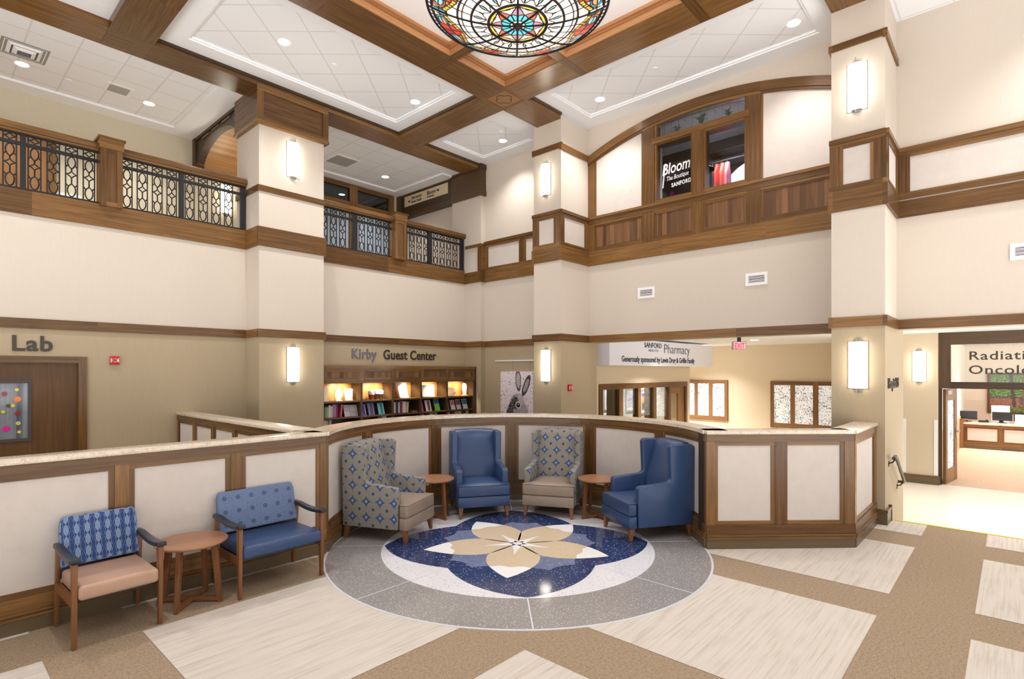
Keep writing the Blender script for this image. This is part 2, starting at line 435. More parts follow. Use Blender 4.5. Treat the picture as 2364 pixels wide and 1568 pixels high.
def glass(name, tint, amt, rough=.02):
    """thin pane: see-through glass with a mirror-like sheen"""
    k = NT(name); t = k.t
    tr = k.n('ShaderNodeBsdfTransparent'); tr.inputs[0].default_value = rgb(*tint)
    gl = k.n('ShaderNodeBsdfGlossy'); gl.inputs['Roughness'].default_value = rough
    fr = k.n('ShaderNodeFresnel'); fr.inputs[0].default_value = 1.5
    mx = k.n('ShaderNodeMixShader'); k.set(mx.inputs[0], k.math('MULTIPLY', fr.outputs[0], amt))
    t.links.new(tr.outputs[0], mx.inputs[1]); t.links.new(gl.outputs[0], mx.inputs[2]); t.links.new(mx.outputs[0], k.out.inputs[0])
    return k.m
M['glass'] = glass('clear_window_glass', (244, 247, 247), .7)
M['glassdk'] = glass('tinted_reflective_glass', (120, 130, 136), 2.5)
M['crystal'] = NT('crystal_award_glass').fin(rgb(250, 250, 250), .05, spec=.8)
M['crystal'].node_tree.nodes['Principled BSDF'].inputs['Alpha'].default_value = .55
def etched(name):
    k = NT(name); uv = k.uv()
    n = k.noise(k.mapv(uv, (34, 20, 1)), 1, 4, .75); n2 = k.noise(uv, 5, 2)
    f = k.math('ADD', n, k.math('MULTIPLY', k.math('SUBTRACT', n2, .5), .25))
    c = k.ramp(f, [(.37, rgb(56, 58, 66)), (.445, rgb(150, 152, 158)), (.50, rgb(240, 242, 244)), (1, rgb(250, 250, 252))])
    return k.fin(c, .25, em=c, es=.35)  # backlight from the bright room behind put in as emission
M['etched'] = etched('glowing_leaf_etched_glass')
M['frost'] = plain('frosted_glass', (168, 182, 198), .5)
def vcol(name, em=0, rough=.5):
    k = NT(name); a = k.n('ShaderNodeAttribute', attribute_name='Col')
    return k.fin(a.outputs[0], rough, em=a.outputs[0] if em else None, es=em)
M['print'] = vcol('printed_picture', 0, .45)
M['artglass'] = vcol('lit_stained_glass', .46, .3)
COL = {}
def solid(c, rough=.55):
    if c not in COL: COL[c] = plain('cover_%02x%02x%02x' % c, c, rough)
    return COL[c]
# ================================================================== large structure
C = (4.892, 4.367)
XC, XW, YW, YC1 = 8.84, 9.815, 10.465, 9.932
Y3, Y2 = 1.274, 6.721
ZB = 7.15; ZCEIL = 7.27; ZL = -.3
CP = (4.956, 4.429); RF = 2.215
AL = math.atan2(5.79-CP[1], 3.2-CP[0]); AR = math.atan2(2.64-CP[1], 6.248-CP[0]); ARC = AL-AR
dD = Vector((7.47-6.248, 1.385-2.64, 0)); LD = dD.length; dD.normalize(); nD = Vector((dD.y, -dD.x, 0))
def mp_left(s, o, z): return Vector((-2.5+s, 5.79-o, z))
def mp_curve(s, o, z):
    a = AL-s/RF; return Vector((CP[0]+(RF-o)*math.cos(a), CP[1]+(RF-o)*math.sin(a), z))
def mp_diag(s, o, z): return Vector((6.248, 2.64, z))+dD*s+nD*o
def mp_end(s, o, z): return Vector((7.47+s, 1.385-o, z))
def mp_step(s, o, z): return Vector((3.08-o, 10.46-s, z))

# ---- floors
def clip(poly, x0, x1, y0, y1):
    for ax, v, sg in ((0, x0, 1), (0, x1, -1), (1, y0, 1), (1, y1, -1)):
        out = []
        for i in range(len(poly)):
            a, b = poly[i-1], poly[i]; da, db = sg*(a[ax]-v), sg*(b[ax]-v)
            if (da >= 0) != (db >= 0):
                t = da/(da-db); out.append((a[0]+t*(b[0]-a[0]), a[1]+t*(b[1]-a[1])))
            if db >= 0: out.append(b)
        poly = out
        if not poly: break
    return poly
XE = 9.2
fp = [(-3, -3), (XE, -3), (XE, Y3+.02), (8.9, 1.5), (7.6, 1.5)]
a = AR
while a < AL: fp.append((CP[0]+(RF+.12)*math.cos(a), CP[1]+(RF+.12)*math.sin(a))); a += .12
fp += [(3.25, 5.9), (-3, 5.9)]
b = MB(); b.prism(fp, -.3, 0, 'z')
for i in range(-2, 4):
    for j in range(-3, 3):
        x = 1.25+2.43*i; y = .85+2.43*j
        q = clip(fp, x, x+1.82, y, y+1.82)
        if len(q) > 2: b.poly([(p[0], p[1], .0025) for p in q], 1)
struct(b.build('floor', [M['carpet'], M['carpetl']], fixn=False), 'brown and cream carpet of the raised lounge floor', 'floor')
b = MB()
b.poly([(-4, 5.9, ZL), (XW, 5.9, ZL), (XW, 14, ZL), (-4, 14, ZL)], 0)
b.poly([(6.5, 1.2, ZL), (27, 1.2, ZL), (27, 14, ZL), (6.5, 14, ZL)], 0)
M['vinyl'] = plain('pale_vinyl_floor', (232, 224, 208), .3)
M['rcarpet'] = carpet('rose_beige_carpet', (206, 180, 156), (184, 156, 132))
b.poly([(XE, -3, ZL+.002), (14.55, -3, ZL+.002), (14.55, 2.6, ZL+.002), (XE, 2.6, ZL+.002)], 1)
b.poly([(14.55, -5, ZL), (27, -5, ZL), (27, 1.2, ZL), (14.55, 1.2, ZL)], 2)
struct(b.build('floor_lower', [M['low'], M['vinyl'], M['rcarpet']], fixn=False))
b = MB(); b.box(XE, 9.55, -5, Y3, ZL, -.15); struct(b.build('floor_step', M['vinyl']))
b = MB(); b.box(XE-.02, XE+.012, -5, Y3, -.01, .008)
struct(b.build('trim_nosing', plain('yellow_nosing_strip', (222, 196, 70), .5)))

# ---- terrazzo medallion, inlaid shapes
b = MB()
def disc(pts, m, z): b.poly([(C[0]+p[0], C[1]+p[1], z) for p in pts], m)
def circ(r, n=160): return [(r*math.cos(2*PI*i/n), r*math.sin(2*PI*i/n)) for i in range(n)]
def pol(r, a): return (r*math.cos(rad(a)), r*math.sin(rad(a)))
def bez(p0, p1, p2, n=10): return [((1-t)**2*p0[0]+2*t*(1-t)*p1[0]+t*t*p2[0], (1-t)**2*p0[1]+2*t*(1-t)*p1[1]+t*t*p2[1]) for t in [i/n for i in range(n)]]
b.prism([(C[0]+p[0], C[1]+p[1]) for p in circ(2.195)], 0, .006, 'z', 5)
disc(circ(2.172), 0, .007); disc(circ(1.585), 1, .008)
for an, r0, r1 in [(180, 1.1, 2.18), (-90, 1.1, 2.18), (90, 1.1, 2.18), (0, 1.1, 2.18), (-135, 1.56, 2.18), (45, 1.56, 2.18), (135, 1.56, 2.18), (-45, 1.56, 2.18)]:
    u = Vector(pol(1, an)); v = Vector((-u[1], u[0]))*.006
    disc([u*r0-v, u*r1-v, u*r1+v, u*r0+v], 5, .0085)
pts = []
for q in range(4):
    t = -135+90*q; n0, tip, n1 = pol(1.1, t-45), pol(1.568, t), pol(1.1, t+45)
    pts += bez(n0, pol(1.50, t-22), tip) + bez(tip, pol(1.50, t+22), n1)
disc(pts, 2, .009)
for q in range(5):
    g = -143.7-36+72*q
    def edge(p0, p1, p2): return bez(p0, p1, p2, 6)
    p = [pol(.1, g)] + edge(pol(.80, g-22), pol(.86, g-15), pol(.94, g-10)) + edge(pol(.94, g-10), pol(.83, g), pol(.94, g+10)) + edge(pol(.94, g+10), pol(.86, g+15), pol(.80, g+22)) + [pol(.80, g+22)]
    disc(p, 3, .0095)
    # thin pale outline of the slate inlay
for q in range(5):
    t = -143.7+72*q
    half = [(.0, 0), (.2, .16), (.386, .278), (.52, .295), (.66, .276), (.80, .222), (.92, .15), (1.03, .068), (1.105, 0)]
    U = Vector(pol(1, t)); V = Vector((-U[1], U[0]))
    def smooth(h):
        o = []
        for i in range(len(h)-1):
            p0 = h[max(i-1, 0)]; p1 = h[i]; p2 = h[i+1]; p3 = h[min(i+2, len(h)-1)]
            for k in range(5):
                s_ = k/5; o.append(tuple(.5*(2*p1[c]+(-p0[c]+p2[c])*s_+(2*p0[c]-5*p1[c]+4*p2[c]-p3[c])*s_**2+(-p0[c]+3*p1[c]-3*p2[c]+p3[c])*s_**3) for c in (0, 1)))
        return o+[h[-1]]
    h = smooth(half)
    full = h + [(r, -w) for r, w in h[::-1][1:]]
    disc([tuple(U*r+V*w) for r, w in full], 4, .010)
    tip = [(r, w) for r, w in h if r >= .7999]
    arc = [(.80-.035*math.sin(2*PI*k/10)**2, -.222+.444*k/10) for k in range(1, 10)]
    full = tip + [(r, -w) for r, w in tip[::-1][1:]] + arc
    disc([tuple(U*r+V*w) for r, w in full], 6, .0105)
st = []
for q in range(5):
    t = -143.7+72*q+0; st += [pol(.12, t-30), pol(.16, t-12), pol(.26, t-7), pol(.40, t), pol(.26, t+7), pol(.16, t+12)]
st = []
for q in range(5):
    t = -143.7+72*q; st += [pol(.10, t-36), pol(.22, t-7), pol(.41, t), pol(.22, t+7)]
disc(st, 6, .011)
for q in range(6):
    t = 60*q; disc([pol(.115, t), pol(.06, t+30), pol(.06, t-30)], 2, .0115)
tag(b.build('floor_medallion', [M['tz_grey'], M['tz_white'], M['tz_navy'], M['tz_slate'], M['tz_tan'], M['strip'], M['tz_pure']], fixn=False),
    'round polished terrazzo floor inlay with tan five-petal flower on navy', 'floor inlay', kind='structure')

# ---- low panelled walls
def panelwall(name, mp, L, fabs, n=1, zb=0.0, e0=0, e1=0, ec=0, label=None, capn=None):
    r = sroot(name, label, 'low wall')
    nn = lambda s0, s1: max(1, int(round(n*(s1-s0)/L))) if n > 1 else 1
    b = MB(); b.sbox(mp, -e0, L+e1-ec, -.235, -.012, -.3, 1.33, n=n)
    b.build('wall_core', M['dark'], r, fixn=True)
    b = MB()
    b.sbox(mp, -e0, L+e1-ec*.8, -.25, .034, 1.33, 1.37, n=capn or n)
    b.build('cap', M['granite'], r, bevel=0 if n > 1 else .006, seg=2)
    b = MB(); st = [-e0]+[x for f in fabs for x in (f[0]-.045, f[1]+.045)]+[L+e1]
    b.sbox(mp, -e0, L+e1, -.03, .018, 1.245, 1.33, 'x', n=n)
    b.sbox(mp, -e0, L+e1, -.03, .02, .165, .275, 'x', n=n)
    for i in range(0, len(st), 2):
        if st[i+1]-st[i] > .005: b.sbox(mp, st[i], st[i+1], -.03, .014, .275, 1.245, 'z', n=nn(st[i], st[i+1]))
    for f0, f1 in fabs:
        k = nn(f0, f1)
        b.sbox(mp, f0-.045, f1+.045, -.03, .006, 1.2, 1.245, 'x', n=k); b.sbox(mp, f0-.045, f1+.045, -.03, .006, .275, .32, 'x', n=k)
        b.sbox(mp, f0-.045, f0, -.03, .006, .275, 1.245, 'z'); b.sbox(mp, f1, f1+.045, -.03, .006, .275, 1.245, 'z')
    b.build('frame', M['wood'], r)
    for f0, f1 in fabs:
        b = MB(); b.sbox(mp, f0-.01, f1+.01, -.02, -.004, .3, 1.22, n=nn(f0, f1)*2); b.build('fabric_panel', M['fabric'], r)
    b = MB()
    b.sbox(mp, -e0, L+e1, -.02, .03, zb, .118, n=n, m=0)
    b.sbox(mp, -e0, L+e1, -.02, .044, .118, .134, n=n, m=1); b.sbox(mp, -e0, L+e1, -.02, .034, .134, .15, 'x', n=n, m=1)
    b.sbox(mp, -e0, L+e1, -.02, .042, .15, .165, n=n, m=1)
    b.build('baseboard', [M['base'], M['wood']], r)
    return r
panelwall('wall_low_left', mp_left, 5.7, [(2.5+x, 2.5+x+.768) for x in (-2.47, -1.513, -.556, .4, 1.357, 2.316)], label='straight panelled low wall behind the two guest chairs')
seg = ARC*RF/6
panelwall('wall_low_curved', mp_curve, ARC*RF, [(seg*k+.105, seg*(k+1)-.105) for k in range(6)], n=48, ec=.06, label='curved panelled low wall wrapping the wing chairs')
panelwall('wall_low_right', mp_diag, LD, [(.135, .765), (.955, 1.59)], label='two-panel low wall facing the camera on the right')
panelwall('wall_low_end', mp_end, XC-7.47, [(.13, 1.17)], label='short low wall running into the right column')
panelwall('wall_low_back', mp_step, 4.2, [(.1+.8*k, .1+.8*k+.62) for k in range(5)], zb=-.3, label='low wall running back to the lab wall')

# ---- main walls
def wbox(b, x0, x1, y0, y1, z0, z1, zs=2.75):
    if z0 < zs < z1: b.box(x0, x1, y0, y1, z0, zs, m=1); b.box(x0, x1, y0, y1, zs, z1, m=0)
    else: b.box(x0, x1, y0, y1, z0, z1, m=1 if z1 <= zs else 0)
WM = [M['up'], M['low'], M['cream']]
b = MB()
wbox(b, -4, .35, YW, YW+.25, ZL, 4.65); wbox(b, .35, 1.74, YW, YW+.25, 2.21, 4.65); wbox(b, 1.74, 9.7, YW, YW+.25, ZL, 4.65)
struct(b.build('wall_left', WM))
b = MB(); wbox(b, 4.21, 5.45, YC1, 10.9, ZL, 6.52); struct(b.build('column', WM))
b = MB()
wbox(b, 9.67, XW, 9.87, 10.94, ZL, 6.53)               # corner pilaster
struct(b.build('column_corner', WM))
b = MB()
wbox(b, XW, XW+.3, Y2, 14, ZL, 7.35)
wbox(b, XW, XW+.3, Y3, Y2, 2.68, 5.2)
b.box(XW, XW+.3, -5, Y3, 2.68, 7.35, m=0)
b.box(XW, XW+.3, 5.17, Y2, 5.2, 7.35, m=0); b.box(XW, XW+.3, Y3, 3.42, 5.2, 7.35, m=0)
b.box(XW, XW+.3, 3.42, 5.17, 6.98, 7.35, m=0)
struct(b.build('wall_right', WM))
b = MB(); wbox(b, XC, XW, Y2, 7.43, ZL, 7.2); struct(b.build('column_middle', WM))
b = MB(); wbox(b, XC, XW+.67, Y3, 1.91, ZL, 2.75); b.box(XC, XW, Y3, 1.91, 2.75, 7.2, m=0); struct(b.build('column_right', WM))

# ---- balcony level
b = MB(); b.box(-4, XW, YW+.25, 13.4, 4.45, 4.6); struct(b.build('floor_balcony', M['carpet']))
b = MB(); b.box(-4, 6.9, 13.35, 13.55, 4.6, 7.3); b.box(9.3, 13, 13.35, 13.55, 4.6, 7.3); b.box(6.9, 9.3, 13.35, 13.55, 7.1, 7.3)
b.box(6.9, 13, 13.9, 14, 4.6, 7.3); b.box(13, 13.2, 10, 14, 4.6, 7.3)
struct(b.build('wall_balcony', M['cream']))
b = MB(); b.box(-4, 9.65, 10.47, 13.35, 7.2, 7.26, m=0); b.box(9.88, 13, 10.94, 13.35, 6.95, 7.0, m=1)
b.box(6.9, 9.6, 13.4, 14, 6.98, 7.1, m=1)
struct(b.build('ceiling_balcony', [M['tile0'], M['white']]))
b = MB()
for q in ((-4, 9.65, 12.98, 13.35), (3.75, 4.25, 10.47, 13.0), (9.3, 9.65, 10.9, 13.0), (5.45, 5.8, 10.9, 13)): b.box(q[0], q[1], q[2], q[3], 7.16, 7.2)
struct(b.build('ceiling_balcony_border', M['white']))

# ---- main ceiling
def tray(name, x0, x1, y0, y1, ix0, ix1, iy0, iy1):
    b = MB()
    for q in ((x0, x1, y0, iy0), (x0, x1, iy1, y1), (x0, ix0, iy0, iy1), (ix1, x1, iy0, iy1)): b.box(q[0], q[1], q[2], q[3], ZCEIL, ZCEIL+.1, m=0)
    b.box(ix0, ix1, iy0, iy1, ZCEIL+.05, ZCEIL+.1, m=1)
    w = .035
    for q in ((ix0, ix1, iy0, iy0+w), (ix0, ix1, iy1-w, iy1), (ix0, ix0+w, iy0, iy1), (ix1-w, ix1, iy0, iy1)): b.box(q[0], q[1], q[2], q[3], ZCEIL+.02, ZCEIL+.06, m=0)
    return struct(b.build(name, [M['white'], M['tile45']]))
tray('ceiling_front', 2.5, 7.3, 7.3, 9.95, 2.95, 6.88, 7.66, 9.55)
tray('ceiling_corner', 7.7, XW, 7.3, 9.9, 8.14, 9.46, 7.98, 9.56)
tray('ceiling_right', 7.7, XW, 1.85, 6.8, 8.12, 9.43, 2.2, 6.42)
tray('ceiling_far_left', -4, 2.1, 7.3, 9.95, -3.6, 1.6, 7.66, 9.55)
tray('ceiling_near_left', -4, 2.1, 1.85, 6.8, -3.6, 1.6, 2.2, 6.42)
tray('ceiling_near', 2.5, 7.3, -4, 1.35, 2.95, 6.88, -3.6, 1.0)
b = MB(); b.box(7.7, XW, -4, Y3+.1, ZCEIL-.06, ZCEIL+.05); struct(b.build('ceiling_near_right', M['tile0']))
b = MB(); b.box(-4, 2.1, -4, 1.35, ZCEIL, ZCEIL+.1); struct(b.build('ceiling_near_corner', M['tile0']))
b = MB(); b.box(2.45, 7.35, 1.8, 6.85, 7.34, 7.4); struct(b.build('ceiling_dome_tray', M['white']))

# ---- timber beams (the grid above the lounge)
AY0, AY1, BX0, BX1 = 6.73, 7.34, 7.2, 7.8
DX0, DX1, EY0, EY1 = 2.0, 2.58, 1.36, 1.91
b = MB()
mX, mY = (BX0, BX1), (AY0, AY1)
for x0, x1 in ((-4, DX0), (DX0, DX1), (DX1, C[0]-1.15), (C[0]-1.15, C[0]-1.0), (C[0]-1.0, C[0]+1.0), (C[0]+1, C[0]+1.15), (C[0]+1.15, BX0), (BX0, BX1), (BX1, XC)):
    b.box(x0+.003, x1-.003, AY0, AY1, ZB, ZCEIL+.04, 'y' if x1-x0 < .2 else 'x')
struct(b.build('beam_back', M['wood']))
b = MB()
for y0, y1 in ((-4, EY0), (EY0, EY1), (EY1, C[1]-1.15), (C[1]-1.15, C[1]-1.0), (C[1]-1, C[1]+1.0), (C[1]+1, C[1]+1.15), (C[1]+1.15, AY0), (AY1, 8.6), (8.6, 9.9)):
    b.box(BX0, BX1, y0+.003, y1-.003, ZB, ZCEIL+.04, 'x' if y1-y0 < .2 else 'y')
struct(b.build('beam_right', M['wood']))
b = MB()
for x0, x1 in ((-4, DX0), (DX0, DX1), (DX1, 7.2), (7.8, XC)): b.box(x0+.003, x1-.003, EY0-.05, EY1, ZB, ZCEIL+.04, 'x')
struct(b.build('beam_near', M['wood']))
b = MB()
for y0, y1 in ((-4, EY0-.05), (EY1, AY0), (AY1, 8.7), (8.7, 9.9)): b.box(DX0, DX1, y0+.003, y1-.003, ZB, ZCEIL+.04, 'y')
struct(b.build('beam_left', M['wood']))
b = MB()
for x0, x1 in ((-4, DX0), (DX0, DX1), (DX1, 4.21), (4.21, 5.45), (5.45, BX0), (BX0, BX1), (BX1, 9.68)):
    b.box(x0+.003, x1-.003, 9.9, 10.47, ZB, ZCEIL+.04, 'x')
struct(b.build('beam_balcony', M['wood']))
b = MB()
for q in ((C[0]-1.15, C[0]-1.0), (C[0]+1, C[0]+1.15)): b.box(q[0], q[1], EY1, AY0, ZB+.002, 7.35, 'y')
for q in ((C[1]-1.15, C[1]-1.0), (C[1]+1, C[1]+1.15)): b.box(DX1, BX0, q[0], q[1], ZB+.002, 7.35, 'x')
struct(b.build('beam_cross', M['wood']))
# crown moulding round each coffer of the dome tray and along the outer beams
b = MB()
xs = [DX1, C[0]-1.15, C[0]-1.0, C[0]+1.0, C[0]+1.15, BX0]; ys = [EY1, C[1]-1.15, C[1]-1.0, C[1]+1.0, C[1]+1.15, AY0]
for i in (0, 2, 4):
    for j in (0, 2, 4):
        x0, x1, y0, y1 = xs[i], xs[i+1], ys[j], ys[j+1]
        for k, (w, z0, z1) in enumerate(((.018, ZB+.01, ZB+.12), (.04, ZB+.1, ZB+.155), (.065, ZB+.145, ZB+.2))):
            b.box(x0, x1, y0, y0+w, z0, z1, 'x'); b.box(x0, x1, y1-w, y1, z0, z1, 'x'); b.box(x0, x0+w, y0+w, y1-w, z0, z1, 'y'); b.box(x1-w, x1, y0+w, y1-w, z0, z1, 'y')
struct(b.build('trim_crown', M['woodred']))
b = MB()
for q in ((DX1, BX0, AY1, AY1+.03, 'x'), (DX1, BX0, 9.87, 9.9, 'x'), (DX1, DX1+.03, AY1, 9.9, 'y'), (BX0-.03, BX0, AY1, 9.9, 'y'), (BX1, BX1+.03, AY1, 9.9, 'y'), (BX1, 9.68, 9.87, 9.9, 'x'),
          (BX1, XC, AY1, AY1+.03, 'x'), (BX1, XC, AY0-.03, AY0, 'x'), (BX1, BX1+.03, EY1, AY0, 'y')):
    b.box(q[0], q[1], q[2], q[3], ZB+.07, ZCEIL+.01, q[4])
struct(b.build('trim_beam_edge', M['darkwood']))
# carved boss on the crossing of the beams
b = MB(); b.box(BX0, BX1, AY0, AY1, ZB-.001, ZB+.05, 'y')
cx, cy = (BX0+BX1)/2, (AY0+AY1)/2; h = .285
for w, hh in ((.008, h), (.01, h-.04)):
    pp = [(cx-hh, cy-hh), (cx+hh, cy-hh), (cx+hh, cy+hh), (cx-hh, cy+hh)]
    b.tube([(p[0], p[1], ZB-.002) for p in pp], w*.6, 4, True, 1)
q = []
for k in range(64):
    t = 2*PI*k/64; r = .115+.055*abs(math.cos(2*t+PI/2+PI/2))
    q.append((cx+r*math.cos(t+PI/4*0), cy+r*math.sin(t+PI/4*0), ZB-.002))
b.tube(q, .006, 4, True, 1)
struct(b.build('trim_boss', [M['oak'], M['dark']]))

# ---- mid trims, fascias, wainscot bands (walnut)
def bandx(b, x0, x1, yf, z0, z1, t=.03, cuts=()):      # on a wall facing -Y
    e = [x0]+[c for c in cuts if x0 < c < x1]+[x1]
    for i in range(len(e)-1): b.box(e[i], e[i+1], yf-t, yf+.02, z0, z1, 'x')
def bandy(b, y0, y1, xf, z0, z1, t=.03, cuts=()):      # on a wall facing -X
    e = [y0]+[c for c in cuts if y0 < c < y1]+[y1]
    for i in range(len(e)-1): b.box(xf-t, xf+.02, e[i], e[i+1], z0, z1, 'y')
b = MB(); t = .03
Z0, Z1 = 2.68, 2.82
bandx(b, -4, 4.21-t, YW, Z0, Z1, cuts=(-1, 1.97)); bandx(b, 5.45+t, 9.67, YW, Z0, Z1, cuts=(7.6,))
bandx(b, 4.21-t, 5.45+t, YC1, Z0, Z1); bandy(b, YC1, YW, 4.21, Z0, Z1); b.box(5.43, 5.45+t, YC1, YW, Z0, Z1, 'y')
bandy(b, 9.87-t, YW, 9.67, Z0, Z1); bandx(b, 9.67-t, XW, 9.87, Z0, Z1)
bandy(b, 7.43, 9.87, XW, Z0, Z1)
bandy(b, Y2-t, 7.43+t, XC, Z0, Z1); bandx(b, XC-t, XW, Y2, Z0, Z1); b.box(XC-t, XW, 7.41, 7.43+t, Z0, Z1, 'x')
bandy(b, 1.91, Y2, XW, Z0, Z1, cuts=(3.6,))
bandy(b, Y3-t, 1.91+t, XC, Z0, Z1); bandx(b, XC-t, XW, Y3, Z0, Z1); b.box(XC-t, XW, 1.89, 1.91+t, Z0, Z1, 'x')
bandy(b, -5, Y3, XW, Z0, Z1)
struct(b.build('trim_middle', M['wood']))
b = MB(); t = .035
F0 = 4.31
bandx(b, -4, 4.21-t, YW, F0, 4.65, t, (1.2,)); bandx(b, 5.45+t, 9.67-t, YW, F0, 4.65, t, (7.3,))
bandx(b, 4.21-t, 5.45+t, YC1, F0, 4.65, t); bandy(b, YC1, YW, 4.21, F0, 4.65, t); b.box(5.43, 5.45+t, YC1, YW, F0, 4.65, 'y')
bandy(b, 9.87-t, YW, 9.67, F0, 4.58, t); bandx(b, 9.67-t, XW, 9.87, F0, 4.62, t)
bandy(b, 7.43, 9.87, XW, F0, 4.62, t)
bandy(b, Y2-t, 7.43+t, XC, F0, 4.58, t); bandx(b, XC-t, XW, Y2, F0, 4.6, t); b.box(XC-t, XW, 7.41, 7.43+t, F0, 4.58, 'x')
bandy(b, 1.91, Y2, XW, F0, 4.6, t, (3.1, 5.0))
bandy(b, Y3-t, 1.91+t, XC, F0, 4.6, t); bandx(b, XC-t, XW, Y3, F0, 4.6, t); b.box(XC-t, XW, 1.89, 1.91+t, F0, 4.6, 'x')
bandy(b, -5, Y3, XW, F0, 4.55, t)
struct(b.build('trim_fascia', M['wood']))
# column collars
b = MB(); t = .03
bandx(b, 4.21-t, 5.45+t, YC1, 5.29, 5.39, t); bandy(b, YC1, 10.9, 4.21, 5.29, 5.39, t); b.box(5.43, 5.45+t, YC1, 10.9, 5.29, 5.39, 'y')
bandy(b, Y2-t, 7.43+t, XC, 6.56, 6.67, t); bandx(b, XC-t, XW, Y2, 6.53, 6.65, t); b.box(XC-t, XW, 7.41, 7.43+t, 6.56, 6.67, 'x')
bandy(b, Y3-t, 1.91+t, XC, 6.58, 6.67, t); bandx(b, XC-t, XW, Y3, 6.56, 6.65, t); b.box(XC-t, XW, 1.89, 1.91+t, 6.58, 6.67, 'x')
bandx(b, 9.67-t, XW, 9.87, 5.2, 5.27, t); bandy(b, 9.87-t, 10.42, 9.67, 5.2, 5.27, t)
struct(b.build('trim_column', M['wood']))
# framed white panel band round columns and right walls
def framed(b, fb, mp, L, fabs, z0, z1, fz0, fz1):
    st = [0]+[x for f in fabs for x in f]+[L]
    b.sbox(mp, 0, L, -.02, .03, fz1+.04, z1, 'x'); 
    b.sbox(mp, 0, L, -.02, .05, z1-.06, z1, 'x')
    b.sbox(mp, 0, L, -.02, .022, z0, fz0, 'x')
    for i in range(0, len(st), 2): b.sbox(mp, st[i], st[i+1], -.02, .022, fz0, fz1+.04, 'z')
    for f0, f1 in fabs:
        for q in ((f0, f0+.035), (f1-.035, f1)): b.sbox(mp, q[0], q[1], -.02, .03, fz0, fz1+.04, 'z')
        b.sbox(mp, f0, f1, -.02, .03, fz1, fz1+.04, 'x'); b.sbox(mp, f0, f1, -.02, .03, fz0-.03, fz0, 'x')
        fb.sbox(mp, f0+.03, f1-.03, -.02, .01, fz0-.01, fz1+.01)
def onX(xf, y1): return lambda s, o, z: Vector((xf-o, y1-s, z))
def onY(yf, x0): return lambda s, o, z: Vector((x0+s, yf-o, z))
def band(name, runs):
    r = sroot(name, None, None); b = MB(); fb = []
    for mp, L, fabs in runs:
        for f in fabs: fb.append(MB())
        tmp = MB(); framed(b, tmp, mp, L, fabs, 4.58, 5.32, 4.67, 5.18)
        for k, f in enumerate(fabs): m2 = fb[len(fb)-len(fabs)+k]; m2.sbox(mp, f[0]+.03, f[1]-.03, -.02, .01, 4.66, 5.19)
    b.build('frame', M['wood'], r)
    for q in fb: q.build('fabric_panel', M['fabric'], r)
band('trim_band_middle_column', [(onX(XC, 7.45), .75, [(.13, .60)]), (onY(Y2, XC-.03), XW-XC, [(.07, .86)])])
band('trim_band_right_column', [(onX(XC, 1.93), .67, [(.13, .53)]), (onY(Y3, XC-.03), XW-XC, [(.1, .88)])])
band('trim_band_right_wall', [(onX(XW, Y3), 6.2, [(.13, 1.5), (1.6, 3.0), (3.1, 4.5)])])
band('trim_band_corner', [(onX(XW, 9.87), 2.44, [(.1, 1.21), (1.35, 2.34)])])
b = MB(); bandx(b, 9.67, XW, 9.87, 4.62, 5.2, .03); b.box(9.64, 9.67, 9.87, 9.95, 4.58, 5.2, 'z'); struct(b.build('trim_pilaster_post', M['wood']))

# ---- capitals
b = MB()
def capital(b, x0, x1, y0, z0, z1, yb):
    b.box(x0-.05, x1+.05, y0-.05, yb, z0, z1, 'x')
    b.box(x0-.06, x0+.05, y0-.075, y0-.05, z0+.09, z1-.1, 'z'); b.box(x1-.05, x1+.06, y0-.075, y0-.05, z0+.09, z1-.1, 'z')
    b.box(x0-.06, x1+.06, y0-.075, y0-.05, z1-.1, z1, 'x'); b.box(x0-.06, x1+.06, y0-.075, y0-.05, z0, z0+.09, 'x')
    b.box(x0-.07, x1+.07, y0-.085, yb, z0-.02, z0+.03, 'x')
capital(b, 4.21, 5.45, YC1, 6.5, ZB, 10.9); struct(b.build('trim_capital', M['wood']))
b = MB(); b.box(9.63, XW, 9.83, 10.94, 6.5, 7.26, 'x'); b.box(9.61, XW, 9.81, 10.95, 6.48, 6.6, 'x'); b.box(9.61, XW, 9.81, 10.95, 7.14, 7.26, 'x')
struct(b.build('trim_capital_corner', M['darkwood']))

# unseen upper walls added behind the viewer to block sky light; open below
b = MB(); b.box(-4, XW, -5.2, -5, 3.5, 7.4); struct(b.build('wall_sky_block_back', M['up']))
b = MB(); b.box(-4.2, -4, -5, 13.5, 3.5, 7.4); struct(b.build('wall_sky_block_left', M['up']))
# ================================================================== arched window wall (right)
mpR = onX(XW, 6.72)
def arcz(s): return 7.1-6.49+math.sqrt(6.49**2-(s-2.405)**2)
def topbox(b, mp, s0, s1, o0, o1, zf0, zf1, n=1, g=None, m=0):
    gg = {'x': 0, 'z': 2, None: None}[g]
    if g: _board[0] += 1
    for i in range(n):
        a = s0+(s1-s0)*i/n; c = s0+(s1-s0)*(i+1)/n
        L = [Vector((x, y, (zf0 if k == 0 else zf1)(x))) for k in (0, 1) for y in (-o1, -o0) for x in (a, c)]
        if g: _board[0] -= 1
        if i == 0: b.k = getattr(b, 'k', 0)+1
        b.hexa(b.swell([mp(p.x, -p.y, p.z) for p in L], b.k, n == 1), gg, m, L)
k_ = lambda v: (lambda s: v)
win = sroot('window_1', 'arched walnut window wall of the upstairs boutique', 'window')
b = MB(); LW = 4.8
for s0, s1 in ((0, 1.3), (1.3, 3.54), (3.54, LW)):
    topbox(b, mpR, s0, s1, -.02, .05, lambda s: arcz(s)-.15, arcz, 24, 'x')
    topbox(b, mpR, s0, s1, -.02, .035, lambda s: arcz(s)-.2, lambda s: arcz(s)-.15, 24, 'x')
